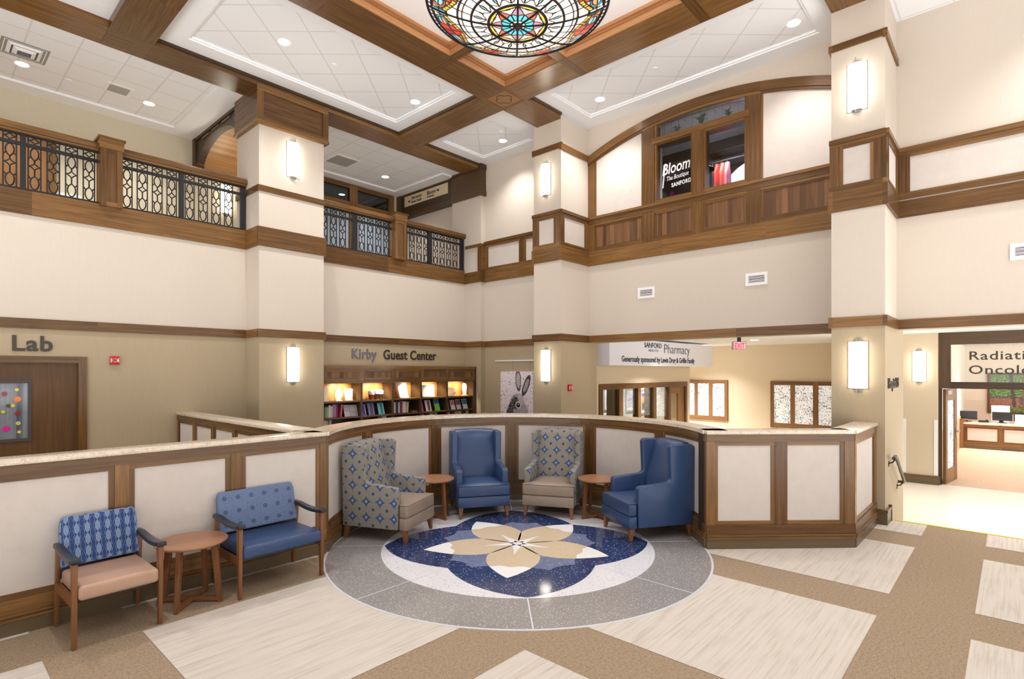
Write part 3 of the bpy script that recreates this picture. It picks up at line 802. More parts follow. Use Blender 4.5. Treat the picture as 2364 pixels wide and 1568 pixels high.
for s0, s1 in ((0, .17), (1.3, 1.55), (3.3, 3.54), (4.68, LW)): topbox(b, mpR, s0, s1, -.02, .03, k_(4.6), lambda s: arcz(s)-.17, 3, 'z')
for s0, s1 in ((1.27, 1.3), (3.54, 3.57), (.17, .2)): topbox(b, mpR, s0, s1, -.02, .02, k_(5.3), lambda s: arcz(s)-.18, 1, 'z')
b.sbox(mpR, 2.325, 2.53, -.15, .032, 4.6, 6.5, 'z')
b.sbox(mpR, 0, LW, -.02, .036, 5.2, 5.32, 'x'); b.sbox(mpR, 0, LW, -.02, .055, 5.29, 5.335, 'x'); b.sbox(mpR, 0, LW, -.02, .03, 5.15, 5.2, 'x')
b.sbox(mpR, 1.5, 3.35, -.15, .034, 6.49, 6.60, 'x'); b.sbox(mpR, 1.5, 3.35, -.15, .02, 5.3, 5.38, 'x')
b.sbox(mpR, 0, LW, -.02, .03, 4.58, 4.65, 'x')
for s0, s1 in ((1.55, 2.325), (2.53, 3.30)):
    for q in ((s0, s0+.035), (s1-.035, s1)): b.sbox(mpR, q[0], q[1], -.15, .012, 5.37, 6.5, 'z')
    b.sbox(mpR, s0, s1, -.15, .012, 5.37, 5.405, 'x'); b.sbox(mpR, s0, s1, -.15, .012, 6.46, 6.495, 'x')
for q in ((1.55, 1.585), (3.265, 3.30)): topbox(b, mpR, q[0], q[1], -.15, .012, k_(6.59), lambda s: arcz(s)-.2, 1, 'z')
wfr = b.build('frame', M['wood'], win)
for s0, s1 in ((.17, 1.30), (1.55, 2.325), (2.53, 3.30), (3.54, 4.68)):
    b = MB(); b.sbox(mpR, s0+.03, s1-.03, -.02, .006, 4.68, 5.13)
    b.uv = [[(-u[0] if False else u[0], u[1]) for u in q] for q in b.uv]
    b.build('plank_panel', M['plank'], win)
    b = MB()
    for q in ((s0, s0+.035), (s1-.035, s1)): b.sbox(mpR, q[0], q[1], -.02, .018, 4.65, 5.16, 'z')
    b.sbox(mpR, s0, s1, -.02, .018, 4.65, 4.685, 'x'); b.sbox(mpR, s0, s1, -.02, .018, 5.12, 5.16, 'x')
    b.build('panel_moulding', M['wood'], win)
for s0, s1 in ((.2, 1.27), (3.57, 4.68)):
    b = MB(); topbox(b, mpR, s0, s1, -.02, .008, k_(5.32), lambda s: arcz(s)-.18, 12); b.build('fabric_panel', M['fabric'], win)
for s0, s1 in ((1.585, 2.29), (2.565, 3.265)):
    b = MB(); b.sbox(mpR, s0, s1, -.068, -.06, 5.4, 6.47); b.build('pane', M['glass'], wfr)
b = MB(); topbox(b, mpR, 1.585, 3.265, -.068, -.06, k_(6.6), lambda s: arcz(s)-.2, 12); b.build('pane', M['glass'], wfr)
# lettering on the glass
FX = Matrix(((0, 0, -1, 0), (-1, 0, 0, 0), (0, 1, 0, 0), (0, 0, 0, 1)))   # text facing -X
FY = Matrix(((1, 0, 0, 0), (0, 0, -1, 0), (0, 1, 0, 0), (0, 0, 0, 1)))    # text facing -Y
def TX(x, y, z): return Matrix.Translation((x, y, z)) @ FX
def TY(x, y, z): return Matrix.Translation((x, y, z)) @ FY
b = MB()
R_ = Matrix.Rotation(rad(4), 4, 'Z')
b.text('Bloom', TX(XW+.058, 6.72-1.67, 5.86) @ R_, .30, .001, shear=.25, offset=.004, sx=.72)
b.tube([(XW+.057, 6.72-1.69, 5.62), (XW+.057, 6.72-1.72, 5.9), (XW+.057, 6.72-1.74, 6.08)], .011, 6)
b.text('The Boutique', TX(XW+.058, 6.72-1.76, 5.735) @ R_, .125, .001, shear=.3, sx=.66)
b.text('SANFORD', TX(XW+.058, 6.72-1.87, 5.60) @ R_, .105, .001, offset=.003, sx=.78, spacing=1.1)
tag(b.build('window_lettering', plain('white_vinyl_lettering', (245, 245, 248), .5, em=None)), 'white boutique lettering on the left boutique window pane', 'lettering')
# boutique room behind the glass
b = MB(); b.box(10.12, 13.6, 2.2, 6.9, 4.5, 4.6); b.box(13.5, 13.6, 2.2, 6.9, 4.6, 7.1); b.box(10.12, 13.6, 2.1, 2.2, 4.6, 7.1); b.box(10.12, 13.6, 6.9, 7.0, 4.6, 7.1)
struct(b.build('wall_boutique', plain('boutique_grey_wall', (118, 108, 106), .7)))
b = MB(); b.box(10.12, 13.6, 2.1, 7.0, 7.1, 7.2); struct(b.build('ceiling_boutique', M['tile0']))
b = MB(); b.box(11.9, 12.3, 2.2, 6.9, 6.85, 7.1, 'y'); struct(b.build('beam_boutique', M['darkwood']))
b = MB(); b.box(9.9, 10.14, 3.42, 5.17, 6.5, 6.59, 'y'); struct(b.build('trim_transom_ledge', M['darkwood']))
M['leaf'] = plain('dull_green_leaf', (74, 96, 64), .6)
def plant(y, label, pot, h, n=26):
    t = thing('potted_plant', label, 'plant', (10.02, y, 6.59), 0, 'plants on the boutique transom ledge')
    b = MB(); b.lathe([(0, 0), (.045, 0), (.06, .1), (.05, .1), (0, .09)], 14); b.build('pot', M['whitegloss'] if pot else solid((70, 74, 66)), t, smooth=True)
    b = MB(); rr = random.Random(int(y*100))
    for i in range(n):
        a = rr.uniform(0, 2*PI); l = rr.uniform(.5, 1)*h; o = rr.uniform(.2, .9)
        p1 = Vector((math.cos(a)*l*.3*o, math.sin(a)*l*.3*o, .08+l*.6)); p2 = Vector((math.cos(a)*l*.75*o, math.sin(a)*l*.75*o, .08+l*(1-o*.45)))
        b.tube([(0, 0, .08), p1, p2], [.006, .008, .002], 4)
    b.build('leaves', M['leaf'], t)
    return t
plant(4.8, 'small dark potted grass at the left end of the boutique transom', 0, .2)
plant(4.33, 'leafy plant in a white pot at the middle of the boutique transom', 1, .3, 40)
plant(3.83, 'small green plant at the right end of the boutique transom', 0, .22)
t = thing('hat', 'dark brimmed hat on a stand behind the boutique lettering', 'hat', (10.9, 4.72, 6.2))
b = MB(); b.lathe([(0, .2), (.08, .19), (.12, .1), (.13, .02), (.26, -.02), (.27, -.035), (.12, -.01)], 24); b.build('crown', M['blackp'], t, smooth=True)
b = MB(); b.tube([(0, 0, 0), (0, 0, -1.6)], .012, 6); b.lathe([(0, -1.58), (.14, -1.58), (.15, -1.6), (0, -1.6)], 16); b.build('stand', M['steel'], t)
t = thing('clothes_rack', 'metal clothes rack behind the right boutique window pane', 'clothes rack', (11.5, 4.3, 4.6))
b = MB(); b.tube([(0, .42, 0), (0, .42, 1.88), (0, -1.3, 1.88), (0, -1.3, 0)], .014, 6); b.build('rail', M['steel'], t)
def garment(y, col, label, l=.75, w=.3):
    t = thing('hanging_garment', label, 'garment', (11.5, y, 6.46), 0, 'clothes hanging in the boutique')
    b = MB()
    def fn(u, v):
        a = 2*PI*u; ww = w*(.35+.65*min(1, v*4)) if v < .25 else w*(1+.15*v)
        return (ww*.5*math.cos(a), .05*math.sin(a)*(1+.4*math.cos(7*a)*v)+.0, -.04-l*v)
    b.grid(fn, 40, 12); b.build('cloth', solid(col, .7), t, smooth=True)
    b = MB(); b.tube([(-.12, 0, -.06), (0, 0, -.01), (.12, 0, -.06)], .006, 5); b.tube([(0, 0, -.01), (0, 0, .03), (.02, 0, .045)], .004, 5); b.build('hanger', M['steel'], t)
garment(4.62, (196, 40, 40), 'red dress hanging first from the left on the boutique rack')
garment(4.5, (226, 92, 84), 'coral dress hanging second from the left on the boutique rack', .85)
garment(4.4, (232, 140, 160), 'pink scarf-like dress hanging beside the coral one in the boutique', .9, .24)
garment(3.3, (230, 228, 236), 'pale garment hanging near the right end of the boutique rack', .8, .25)
garment(3.15, (90, 86, 96), 'grey garment hanging at the right end of the boutique rack', .7, .25)
b = MB(); b.lathe([(0, 0), (1, 0), (1, .02), (0, .02)], 48)
o = b.build('glowing_oval', emis('pale_blue_oval_glow', (196, 204, 238), 1.0), smooth=False)  # added glowing panel standing in for a pale oval of unclear nature
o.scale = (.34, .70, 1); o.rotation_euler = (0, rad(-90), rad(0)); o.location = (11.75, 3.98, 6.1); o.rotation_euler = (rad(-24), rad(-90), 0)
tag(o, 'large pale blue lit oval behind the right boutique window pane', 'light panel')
t = thing('mannequin_shoulders', 'magenta draped display bust low in the left boutique pane', 'display bust', (10.7, 5.25, 4.6))
b = MB(); b.lathe([(0, 1.2), (.05, 1.19), (.06, 1.08), (.2, 1.0), (.22, .85), (.15, .6), (0, .58)], 20); b.build('bust', solid((150, 40, 110), .7), t, smooth=True)
b = MB(); b.tube([(0, 0, 0), (0, 0, .6)], .02, 8); b.lathe([(0, 0), (.16, 0), (.16, .02), (0, .03)], 20); b.build('stand', M['steel'], t)
t = thing('mannequin_shoulders', 'orange draped display bust low beside the boutique mullion', 'display bust', (10.6, 4.55, 4.55))
b = MB(); b.lathe([(0, 1.1), (.1, 1.09), (.16, 1.0), (.2, .9), (.15, .6), (0, .58)], 20); b.build('bust', solid((226, 100, 80), .7), t, smooth=True)
b = MB(); b.tube([(0, 0, 0), (0, 0, .6)], .02, 8); b.lathe([(0, 0), (.16, 0), (.16, .02), (0, .03)], 20); b.build('stand', M['steel'], t)

# ================================================================== balcony railings
def motif(xf):
    b = MB(); r = .0095
    for s in (-.07, .07): b.tube([(s, 0, 4.68), (s, 0, 5.45)], r, 5)
    def cv(pts, w=r, closed=False): b.tube([(p[0], 0, p[1]) for p in pts], w, 5, closed, caps=False)
    def star(zc, hx, hz):
        P = [(hx, zc), (0, zc+hz), (-hx, zc), (0, zc-hz)]
        q = []
        for i in range(4):
            a, c = P[i], P[(i+1) % 4]; m = ((a[0]+c[0])*.22, zc+(a[1]-zc+c[1]-zc)*.22)
            q += [tuple((1-t)**2*a[k]+2*t*(1-t)*m[k]+t*t*c[k] for k in (0, 1)) for t in (0, .25, .5, .75)]
        cv(q, r, True)
    star(5.40, .07, .05); star(5.03, .07, .055)
    up = [(0, 5.30), (.03, 5.275), (.045, 5.235), (.045, 5.19), (.03, 5.15), (0, 5.115)]
    cv(up); cv([(-p[0], p[1]) for p in up]); cv([(0, 5.115), (0, 5.085)])
    for s in (-1, 1): cv([(.04*s, 5.17), (.07*s, 5.135)]); cv([(.04*s, 4.85), (.07*s, 4.885)])
    cv([(0, 4.975), (0, 4.89)])
    dn = [(0, 4.89), (.03, 4.86), (.047, 4.82), (.047, 4.77), (.03, 4.72), (0, 4.695)]
    cv(dn); cv([(-p[0], p[1]) for p in dn])
    return b.build('scroll_baluster', M['black'], smooth=True)
_mot = [None]
def railing(label, x0, x1, posts, sections, y=10.5, ex=0):
    t = thing('balcony_railing', label, 'railing', ((x0+x1)/2, y, 4.65), 0, 'balcony railings')
    T = Matrix.Translation(t.location).inverted()
    def kid(o): o.parent = t; o.matrix_parent_inverse = T; return o
    b = MB(); b.box(x0, x1, y-.1, y+.06, 5.50, 5.585, 'x'); b.box(x0, x1, y-.075, y+.04, 5.47, 5.50, 'x'); kid(b.build('handrail', M['wood'], bevel=.006))
    for nm, z0, z1, h in (('top_bar', 5.445, 5.472, .012), ('middle_bar', 5.30, 5.345, .016), ('bottom_bar', 4.655, 4.69, .016)):
        b = MB(); b.box(x0, x1, y-h, y+h, z0, z1); kid(b.build(nm, M['black']))
    for p0, p1 in posts:
        b = MB(); b.box(p0, p1, y-.03, y+.03, 4.65, 5.475); kid(b.build('post', M['black']))
    for s0, n in sections:
        for i in range(n):
            if _mot[0] is None: _mot[0] = motif(0); o = _mot[0]
            else: o = _mot[0].copy(); S.collection.objects.link(o)
            kid(o); o.location = (s0+i*.212, y, 0)
    return t
railing('dark iron balcony railing at the far left, left of its newel post', -.6, 1.98, [(1.08, 1.137), (.0, .057)], [(.12, 5)] + [(1.235, 4)])
railing('dark iron balcony railing between the left newel and tall column', 2.27, 4.19, [(3.106, 3.172), (4.11, 4.19)], [(2.36, 4), (3.27, 4)])
railing('dark iron balcony railing from the tall column to the corner newel', 5.45, 7.42, [(6.42, 6.53)], [(5.56, 4), (6.66, 4)])
railing('dark iron balcony railing between corner newel and right pilaster', 7.73, 9.66, [(8.49, 8.60), (9.545, 9.645)], [(7.80, 4), (8.73, 4)])
def newel(x0, x1, label):
    t = thing('newel_post', label, 'post', ((x0+x1)/2, 10.47, 4.62))
    h = (x1-x0)/2
    b = MB(); b.box(-h+.02, h-.02, -.13, .13, 0, .98, 'z')
    for q in ((-h, -h+.07), (h-.07, h)): b.box(q[0], q[1], -.145, .145, 0, .88, 'z')
    b.box(-h+.07, h-.07, -.145, .145, .82, .88, 'x'); b.box(-h+.07, h-.07, -.145, .145, 0, .06, 'x')
    b.build('shaft', M['wood'], t)
    b = MB(); b.box(-h-.015, h+.015, -.16, .16, .88, 1.03, 'x'); b.box(-h-.035, h+.035, -.18, .18, 1.03, 1.055, 'x'); b.build('cap', M['wood'], t)
newel(1.986, 2.266, 'square walnut newel post on the left balcony')
newel(7.425, 7.726, 'square walnut newel post on the balcony near the corner')

# ---- balcony back wall fittings
win2 = sroot('window_2', 'walnut framed glass screen behind the corner balcony', 'window')
b = MB()
for x0, x1 in ((6.85, 7.0), (8.06, 8.29), (9.32, 9.48)): b.box(x0, x1, 13.27, 13.4, 4.6, 7.12, 'z')
for z0, z1 in ((7.03, 7.14), (6.52, 6.66), (4.6, 4.7)): b.box(6.85, 9.48, 13.28, 13.4, z0, z1, 'x')
b.build('frame', M['wood'], win2)
for x0, x1 in ((7.0, 8.06), (8.29, 9.32)):
    b = MB(); b.box(x0, x1, 13.33, 13.34, 6.66, 7.03); b.build('transom_pane', M['glassdk'], win2)
    b = MB(); b.box(x0, x1, 13.33, 13.34, 4.7, 6.52); b.build('pane', M['frost'], win2)
dr = sroot('door_2', 'oak door on the wall behind the left balcony', 'door')
b = MB(); b.box(.35, 1.8, 13.3, 13.36, 4.6, 6.42, 'z'); b.build('leaf', M['oak'], dr)
b = MB(); b.box(1.75, 1.87, 13.26, 13.36, 4.6, 6.48, 'z'); b.box(.2, 1.75, 13.26, 13.36, 6.40, 6.48, 'x'); b.build('frame', M['wood'], dr)
# panelled arch spanning the balcony corridor
ar = sroot('trim_arch', 'wood panelled arch across the left balcony corridor', 'arch')
def az(y): return 6.45+.55*math.sqrt(max(0, 1-((y-12.07)/1.17)**2))
b = MB(); n = 30
for i in range(n):
    y0 = 10.9+2.45*i/n; y1 = 10.9+2.45*(i+1)/n
    P = []
    for zz in (0, 1):
        for y in (y0, y1):
            for x in (4.25, 4.4): P.append(Vector((x, y, 7.2 if zz else az(y))))
    P = [P[0], P[1], P[2], P[3], P[4], P[5], P[6], P[7]]
    L = [Vector((p.y, p.x, p.z)) for p in P]; b.hexa(P, None, 0)
b.box(4.22, 4.26, 10.9, 13.35, 7.1, 7.2, 'y'); b.box(4.21, 4.4, 13.2, 13.35, 6.4, 7.2, 'z')
b.build('arch_face', M['darkwood'], ar)
b = MB()
for y0, y1 in ((11.35, 11.75), (11.9, 12.3), (12.45, 12.85)):
    z1 = 7.08; za = max(az(y0), az(y1))+.06
    for q in ((y0, y0+.03, za, z1), (y1-.03, y1, za, z1), (y0, y1, z1-.03, z1), (y0, y1, za, za+.03)): b.box(4.235, 4.26, q[0], q[1], q[2], q[3], 'y')
b.build('panel_moulding', M['wood'], ar)
b = MB()
b.grid(lambda u, v: (4.4+1.2*v, 10.92+2.3*u, az(10.92+2.3*u)+.004), 30, 4, 0, lambda u, v: (u*2.6, v*1.2))
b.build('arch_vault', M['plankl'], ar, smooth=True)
b = MB(); b.box(4.25, 5.7, 13.2, 13.35, 6.38, 6.5, 'x'); b.build('springer', M['oak'], ar)
lamp('vault_glow', 'POINT', (4.95, 12.3, 6.1), 12, (1, .95, .86), shadow_soft_size=.15)
# sign header across the corner balcony corridor
hd = sroot('trim_header', 'dark walnut header over the corner balcony corridor', 'header')
b = MB(); b.box(9.66, 9.85, 10.94, 13.35, 6.49, 7.22, 'y'); b.box(9.63, 9.66, 13.15, 13.35, 6.42, 7.22, 'z')
b.box(9.64, 9.66, 11.0, 13.15, 6.49, 6.6, 'y'); b.box(9.64, 9.66, 11.0, 13.15, 7.12, 7.22, 'y'); b.build('header_board', M['darkwood'], hd)
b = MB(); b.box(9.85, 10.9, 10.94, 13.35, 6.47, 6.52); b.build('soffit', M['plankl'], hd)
lamp('header_glow', 'POINT', (10.3, 12.2, 5.9), 10, (1, .85, .65), shadow_soft_size=.15)
t = thing('overhead_sign', 'cream directional sign with arrows on the balcony header', 'sign', (9.66, 12.04, 6.8), -PI/2)
b = MB(); b.box(-.94, .94, -.015, 0, 0, .285); b.build('sign_board', plain('cream_sign_board', (206, 190, 158), .5), t)
b = MB(); TL = lambda x, z: Matrix.Translation((x, -.0195, z)) @ FY
b.text('Edith Sanford', TL(-.62, .155), .105, .001, sx=.8, offset=.002); b.text('Breast Health', TL(-.62, .05), .105, .001, sx=.8, offset=.002)
b.text('Bloom', TL(.08, .13), .145, .001, offset=.003, sx=.95); b.text('The Boutique', TL(.08, .055), .06, .001, offset=.002, sx=.95)
for c0, s in ((-.72, -1), (.55, 1)):
    z = .12 if s < 0 else .17
    b.poly([(c0+s*.05, -.0195, z), (c0-s*.0, -.0195, z+.045), (c0-s*.0, -.0195, z-.045)]); b.box(min(c0, c0-s*.05), max(c0, c0-s*.05), -.0195, -.015, z-.017, z+.017)
b.build('lettering', M['letters'], t, fixn=False)
# left balcony wall notice
t = thing('notice_board', 'small white notice on the wall behind the left balcony railing', 'sign', (2.05, 13.345, 5.15))
b = MB(); b.box(-.2, .2, -.02, 0, 0, .3); b.build('board', M['whitegloss'], t)

# ================================================================== lamps
def sconce(label, loc, rotz, on=1):
    t = thing('wall_sconce', label, 'wall lamp', loc, rotz, 'opal glass wall sconces')
    w, d, h = .11, .095, .305
    def arc(z, k=1.0, n=14): return [(-w*k*math.cos(PI*i/n), -d*k*math.sin(PI*i/n)-.012, z) for i in range(n+1)]
    b = MB(); n = 16
    b.grid(lambda u, v: (-w*math.cos(PI*u), -d*math.sin(PI*u)-.012, -h+2*h*v), n, 1)
    b.poly(arc(-h, 1, n)[::-1]); b.poly(arc(h, 1, n)); df = b.build('diffuser', M['sconce'], t, smooth=True)
    b = MB(); b.box(-w-.008, w+.008, -.013, 0, -h-.02, h+.02); b.build('back_plate', M['greyp'], t)
    b = MB()
    for z in (-h+.055, -h+.10, h-.10, h-.055): b.tube(arc(z, 1.03), .0035, 4)
    b.tube([(0, -d-.018, -h-.07), (0, -d-.018, h+.07)], .004, 5)
    b.build('hoops', M['steel'], df)
    for s in (-1, 1):
        b = MB()
        for r, z0, z1 in ((.07, h, h+.02), (.045, h+.02, h+.045)): b.prism([(-r, -.012), (r, -.012), (r*.7, -r), (-r*.7, -r)], min(s*z0, s*z1), max(s*z0, s*z1), 'z')
        b.build('end_cap', M['greyp'], t)
sconce('upper lit sconce on the tall left column', (4.83, YC1, 6.0), 0)
sconce('lower lit sconce on the tall left column', (4.83, YC1, 2.19), 0)
sconce('upper lit sconce on the middle column', (XC, 7.1, 6.0), -PI/2)
sconce('lower lit sconce on the middle column beside the hare picture', (XC, 7.1, 2.18), -PI/2)
sconce('upper lit sconce on the right column', (XC, 1.595, 5.99), -PI/2)
sconce('lower lit sconce on the right column above the low wall', (XC, 1.585, 2.15), -PI/2)
sconce('lit sconce on the pier beside the oncology doorway', (14.4, 1.47, 2.17), -PI/2)
sconce('lit sconce seen through the left balcony railing', (4.9, 13.35, 6.0), 0)
sconce('lit sconce seen through the corner balcony railing', (10.0, 13.35, 5.35), 0)
def downlight(label, x, y, z, e=55, r=.085, spot=True, size=2.0):
    t = thing('ceiling_light', label, 'ceiling light', (x, y, z), 0, 'round recessed downlights')
    b = MB(); b.lathe([(r, 0), (r+.02, -.006), (r+.028, 0)], 28); b.build('trim_ring', M['whitegloss'], t, smooth=True)
    b = MB(); b.lathe([(0, -.003), (r, -.003)], 28); b.build('lens', M['lens'], t)
    if spot: lamp('downlight_beam', 'SPOT', (0, 0, -.03), e, (1, .97, .93), parent=t, spot_size=rad(118), spot_blend=.7, shadow_soft_size=.12)
zt = ZCEIL+.05
E0 = 230
downlight('recessed downlight in the front ceiling bay nearest the left column', 4.04, 8.6, zt, E0)
downlight('recessed downlight in the front ceiling bay near the wood boss', 6.66, 8.62, zt, E0)
downlight('recessed downlight in the small corner ceiling bay', 9.13, 8.6, zt, E0*.7)
downlight('recessed downlight in the right ceiling bay above the boutique arch', 9.0, 5.9, zt, E0*.8)
downlight('recessed downlight in the right ceiling bay near the right column', 9.0, 2.45, zt, E0*.7)
downlight('recessed downlight far left in the left balcony ceiling', 1.28, 12.25, 7.2, E0*.75)
downlight('recessed downlight nearest the arch in the left balcony ceiling', 3.11, 12.25, 7.2, E0*.75)
downlight('recessed downlight in the corner balcony ceiling', 8.48, 12.25, 7.2, E0*.6)
downlight('recessed downlight in the pharmacy corridor ceiling', 14.6, 4.9, 2.87, 420, .1)
for i, (x, y) in enumerate(((1.0, 4.4), (.2, 8.6), (4.9, .2), (9.0, -1.0), (1, -1.5))):      # unseen downlights added behind and above the viewer
    downlight(('recessed downlight above the viewer, hidden by the frame edge', 'recessed downlight left of the beams, outside the frame', 'unseen downlight behind the dome, above the viewer', 'recessed downlight above the right wall, outside the frame', 'unseen downlight behind the viewer')[i], x, y, ZCEIL if i != 3 else ZCEIL-.06, E0*1.1)
downlight('recessed downlight right in front of the pharmacy sign', 12.6, 5.75, 2.87, 420, .09)
downlight('recessed downlight in the passage ceiling by the steps', 11.6, -.2, 2.87, 380, .09)
downlight('recessed downlight in the oncology room ceiling', 17.5, -.3, 2.9, 480, .09)
downlight('recessed downlight over the oncology reception desk', 21.5, .1, 2.9, 520, .09)
downlight('added unseen downlight further along the pharmacy windows', 15.6, 7.8, 2.75, 800, .09)  # added to brighten the dark pharmacy interior, no fixture visible there
downlight('added unseen downlight at the far end of the pharmacy corridor', 16.3, 6.9, 2.87, 300, .09)  # extra lamp put in because the corridor came out too dark
downlight('added unseen downlight behind the pharmacy windows', 13.2, 7.8, 2.75, 800, .09)  # another lamp added inside the pharmacy to lift its dark panes
downlight('added unseen downlight in the boutique ceiling', 11.2, 4.4, 7.1, 200, .08)  # unseen lamp put in to brighten the boutique
downlight('recessed downlight in the room behind the corner balcony', 10.6, 11.9, 6.95, 50, .09)
for x, y, l, z in ((4.91, 8.6, 'white sprinkler cap in the front ceiling bay', zt), (8.72, 4.59, 'white sprinkler cap in the right ceiling bay', zt), (1.9, 12.3, 'white sprinkler cap in the left balcony ceiling', 7.2), (8.75, 8.3, 'white sprinkler cap in the corner ceiling bay', zt)):
    b = MB(); b.lathe([(0, -.012), (.035, -.012), (.042, -.004), (.045, 0)], 20); tag(b.build('sprinkler_cap', M['white'], loc=(x, y, z), smooth=True), l, 'sprinkler', 'ceiling sprinklers')
# ceiling air diffuser and grilles
t = thing('air_diffuser', 'square white ceiling air diffuser in the left balcony', 'air vent', (1.25, 11.72, 7.2))
for i, (r, z) in enumerate(((.3, -.006), (.22, -.03), (.14, -.055))):
    b = MB(); w = .05
    pr = [(r, 0 if i == 0 else z+.03), (r-w, z), (r-w-.006, z), (r-.01, 0 if i == 0 else z+.03)]
    for k in range(4):
        A = Matrix.Rotation(k*PI/2, 4, 'Z'); P = []
        for (rr, zz) in pr: P.append((A @ Vector((rr, -rr, zz)), A @ Vector((rr, rr, zz))))
        for j in range(3): b.poly([P[j][0], P[j][1], P[j+1][1], P[j+1][0]])
    b.build('louver_ring', M['white'], t)
b = MB(); b.box(-.29, .29, -.29, .29, -.004, -.001); b.build('duct', solid((150, 148, 146)), t)
for x, y, w, l in ((2.58, 12.05, .15, 'small grey square return grille in the left balcony ceiling'), (7.12, 12.1, .27, 'grey square return grille in the corner balcony ceiling')):
    t = thing('air_grille', l, 'air vent', (x, y, 7.2)); b = MB()
    b.box(-w-.05, w+.05, -w-.05, w+.05, -.008, -.001); b.build('frame', M['white'], t)
    b = MB(); b.box(-w, w, -w, w, -.012, -.008); b.build('grille', M['grille'], t)
def wallvent(y, z, label, w=.36):
    t = thing('wall_vent', label, 'air vent', (XW, y, z), -PI/2, 'white wall vents')
    b = MB(); h = .21
    for q in ((-w/2, w/2, 0, .045), (-w/2, w/2, h-.045, h), (-w/2, -w/2+.045, 0, h), (w/2-.045, w/2, 0, h)): b.box(q[0], q[1], -.014, 0, q[2], q[3])
    b.build('frame', M['whitegloss'], t)
    b = MB(); b.box(-w/2+.04, w/2-.04, -.004, 0, .04, h-.04); b.build('duct', solid((40, 40, 52)), t)
    b = MB()
    for i in range(7): z0 = .052+i*.0165; b.box(-w/2+.045, w/2-.045, -.012, -.005, z0+.001, z0+.004)
    b.build('louvers', M['whitegloss'], t)
wallvent(5.355, 3.51, 'white wall vent below the boutique window, the left one')
wallvent(3.26, 3.545, 'white wall vent under the arch near the right column')
wallvent(-.15, 3.53, 'white wall vent on the right wall at the frame edge')
# ================================================================== lab door, letters, alarms
d1 = sroot('door_1', 'wood lab door with a narrow decorated window', 'door')
b = MB()
b.box(.78-.48, .35, YW-.03, YW+.12, ZL, 2.21, 'z'); b.box(1.735, 1.835, YW-.03, YW+.12, ZL, 2.28, 'z'); b.box(.25, 1.735, YW-.03, YW+.12, 2.19, 2.28, 'x'); b.build('frame', M['wood'], d1)
b = MB(); y0, y1 = YW+.06, YW+.11
b.box(.3, .80, y0, y1, ZL, 2.19, 'z'); b.box(1.2, 1.735, y0, y1, ZL, 2.19, 'z'); b.box(.80, 1.2, y0, y1, 1.93, 2.19, 'z'); b.box(.80, 1.2, y0, y1, ZL, 1.06, 'z'); lf = b.build('leaf', M['dooroak'], d1)
b = MB()
for q in ((.80, .835, 1.06, 1.93), (1.165, 1.2, 1.06, 1.93), (.80, 1.2, 1.895, 1.93), (.80, 1.2, 1.06, 1.1)): b.box(q[0], q[1], y0-.015, y1, q[2], q[3])
b.build('window_frame', solid((74, 66, 60)), lf)
k = NT('curtained_pane'); n = k.noise(k.mapv(k.obj(), (14, 1, .4)), 1, 2); M['curt'] = k.fin(k.ramp(n, [(.3, rgb(66, 70, 80)), (.6, rgb(126, 132, 142)), (.8, rgb(150, 160, 176))]), .12)
b = MB(); b.box(.835, 1.165, y0+.005, y0+.012, 1.1, 1.895); b.build('pane', M['curt'], lf)
st = [(.915, 1.745, (150, 20, 60), .034, 'round crimson cling sticker at upper left of the lab door window'), (1.045, 1.80, (226, 200, 60), .024, 'small yellow cling sticker at the top of the lab door window'),
      (1.05, 1.665, (232, 130, 30), .045, 'orange butterfly cling sticker on the lab door window'), (.955, 1.575, (70, 66, 30), .028, 'black and yellow bee cling sticker on the lab door window'),
      (1.0, 1.575, (220, 196, 70), .026, 'yellow bee-wing cling sticker beside the black one on the lab door'), (.9, 1.49, (206, 200, 50), .024, 'yellow-green cling sticker at mid left of the lab door window'),
      (1.05, 1.46, (150, 24, 40), .03, 'dark red ladybird cling sticker on the lab door window'), (1.06, 1.32, (200, 200, 120), .03, 'pale striped bee cling sticker low on the lab door window'),
      (.93, 1.25, (224, 40, 150), .042, 'magenta daisy cling sticker at lower left of the lab door window'), (1.07, 1.195, (222, 206, 70), .024, 'yellow cling sticker at lower right of the lab door window')]
for i, (x, z, c, r, l) in enumerate(st):
    b = MB(); n = 9 if r > .03 else 7; q = []
    for k in range(n*4): a = 2*PI*k/(n*4); rr = r*(1-.22*(k % 4 in (1, 2, 3))*(.7 if k % 4 == 2 else .35)); q.append((rr*math.cos(a), rr*math.sin(a)))
    b.prism([(p[0], p[1]) for p in q], -.008, 0, 'y'); b.v = [(v[0], v[1], v[2]) for v in b.v]
    tag(b.build('cling_sticker', solid(c, .2), loc=(x, y0+.004, z)), l, 'sticker', 'gel cling stickers on the lab door window')
b = MB(); b.text('Lab', TY(.972, YW-.004, 2.36), .31, .014, offset=.007, spacing=1.08); tag(b.build('wall_lettering', M['letters']), 'large dark Lab lettering on the tan wall above the door', 'lettering')
t = thing('wall_lettering', 'Kirby Guest Center lettering above the bookcase', 'lettering', (6.38, YW-.004, 2.34))
b = MB(); b.text('Kirby', TY(0, 0, 0), .305, .014, offset=.006, sx=.86, spacing=1.08); b.build('name_letters', M['silver'], t)['label'] = 'brushed silver word Kirby'
b = MB(); b.text('Guest Center', TY(.80, 0, 0), .305, .014, offset=.006, sx=.86, spacing=1.04); b.build('title_letters', M['letters'], t)['label'] = 'dark words Guest Center'
b = MB(); b.text('Hospital LS', TY(9.03, Y3-.004, 1.83), .20, .012, offset=.003, spacing=1.0); tag(b.build('wall_lettering', M['letters']), 'dark lettering on the side of the right column, seen edge on', 'lettering')
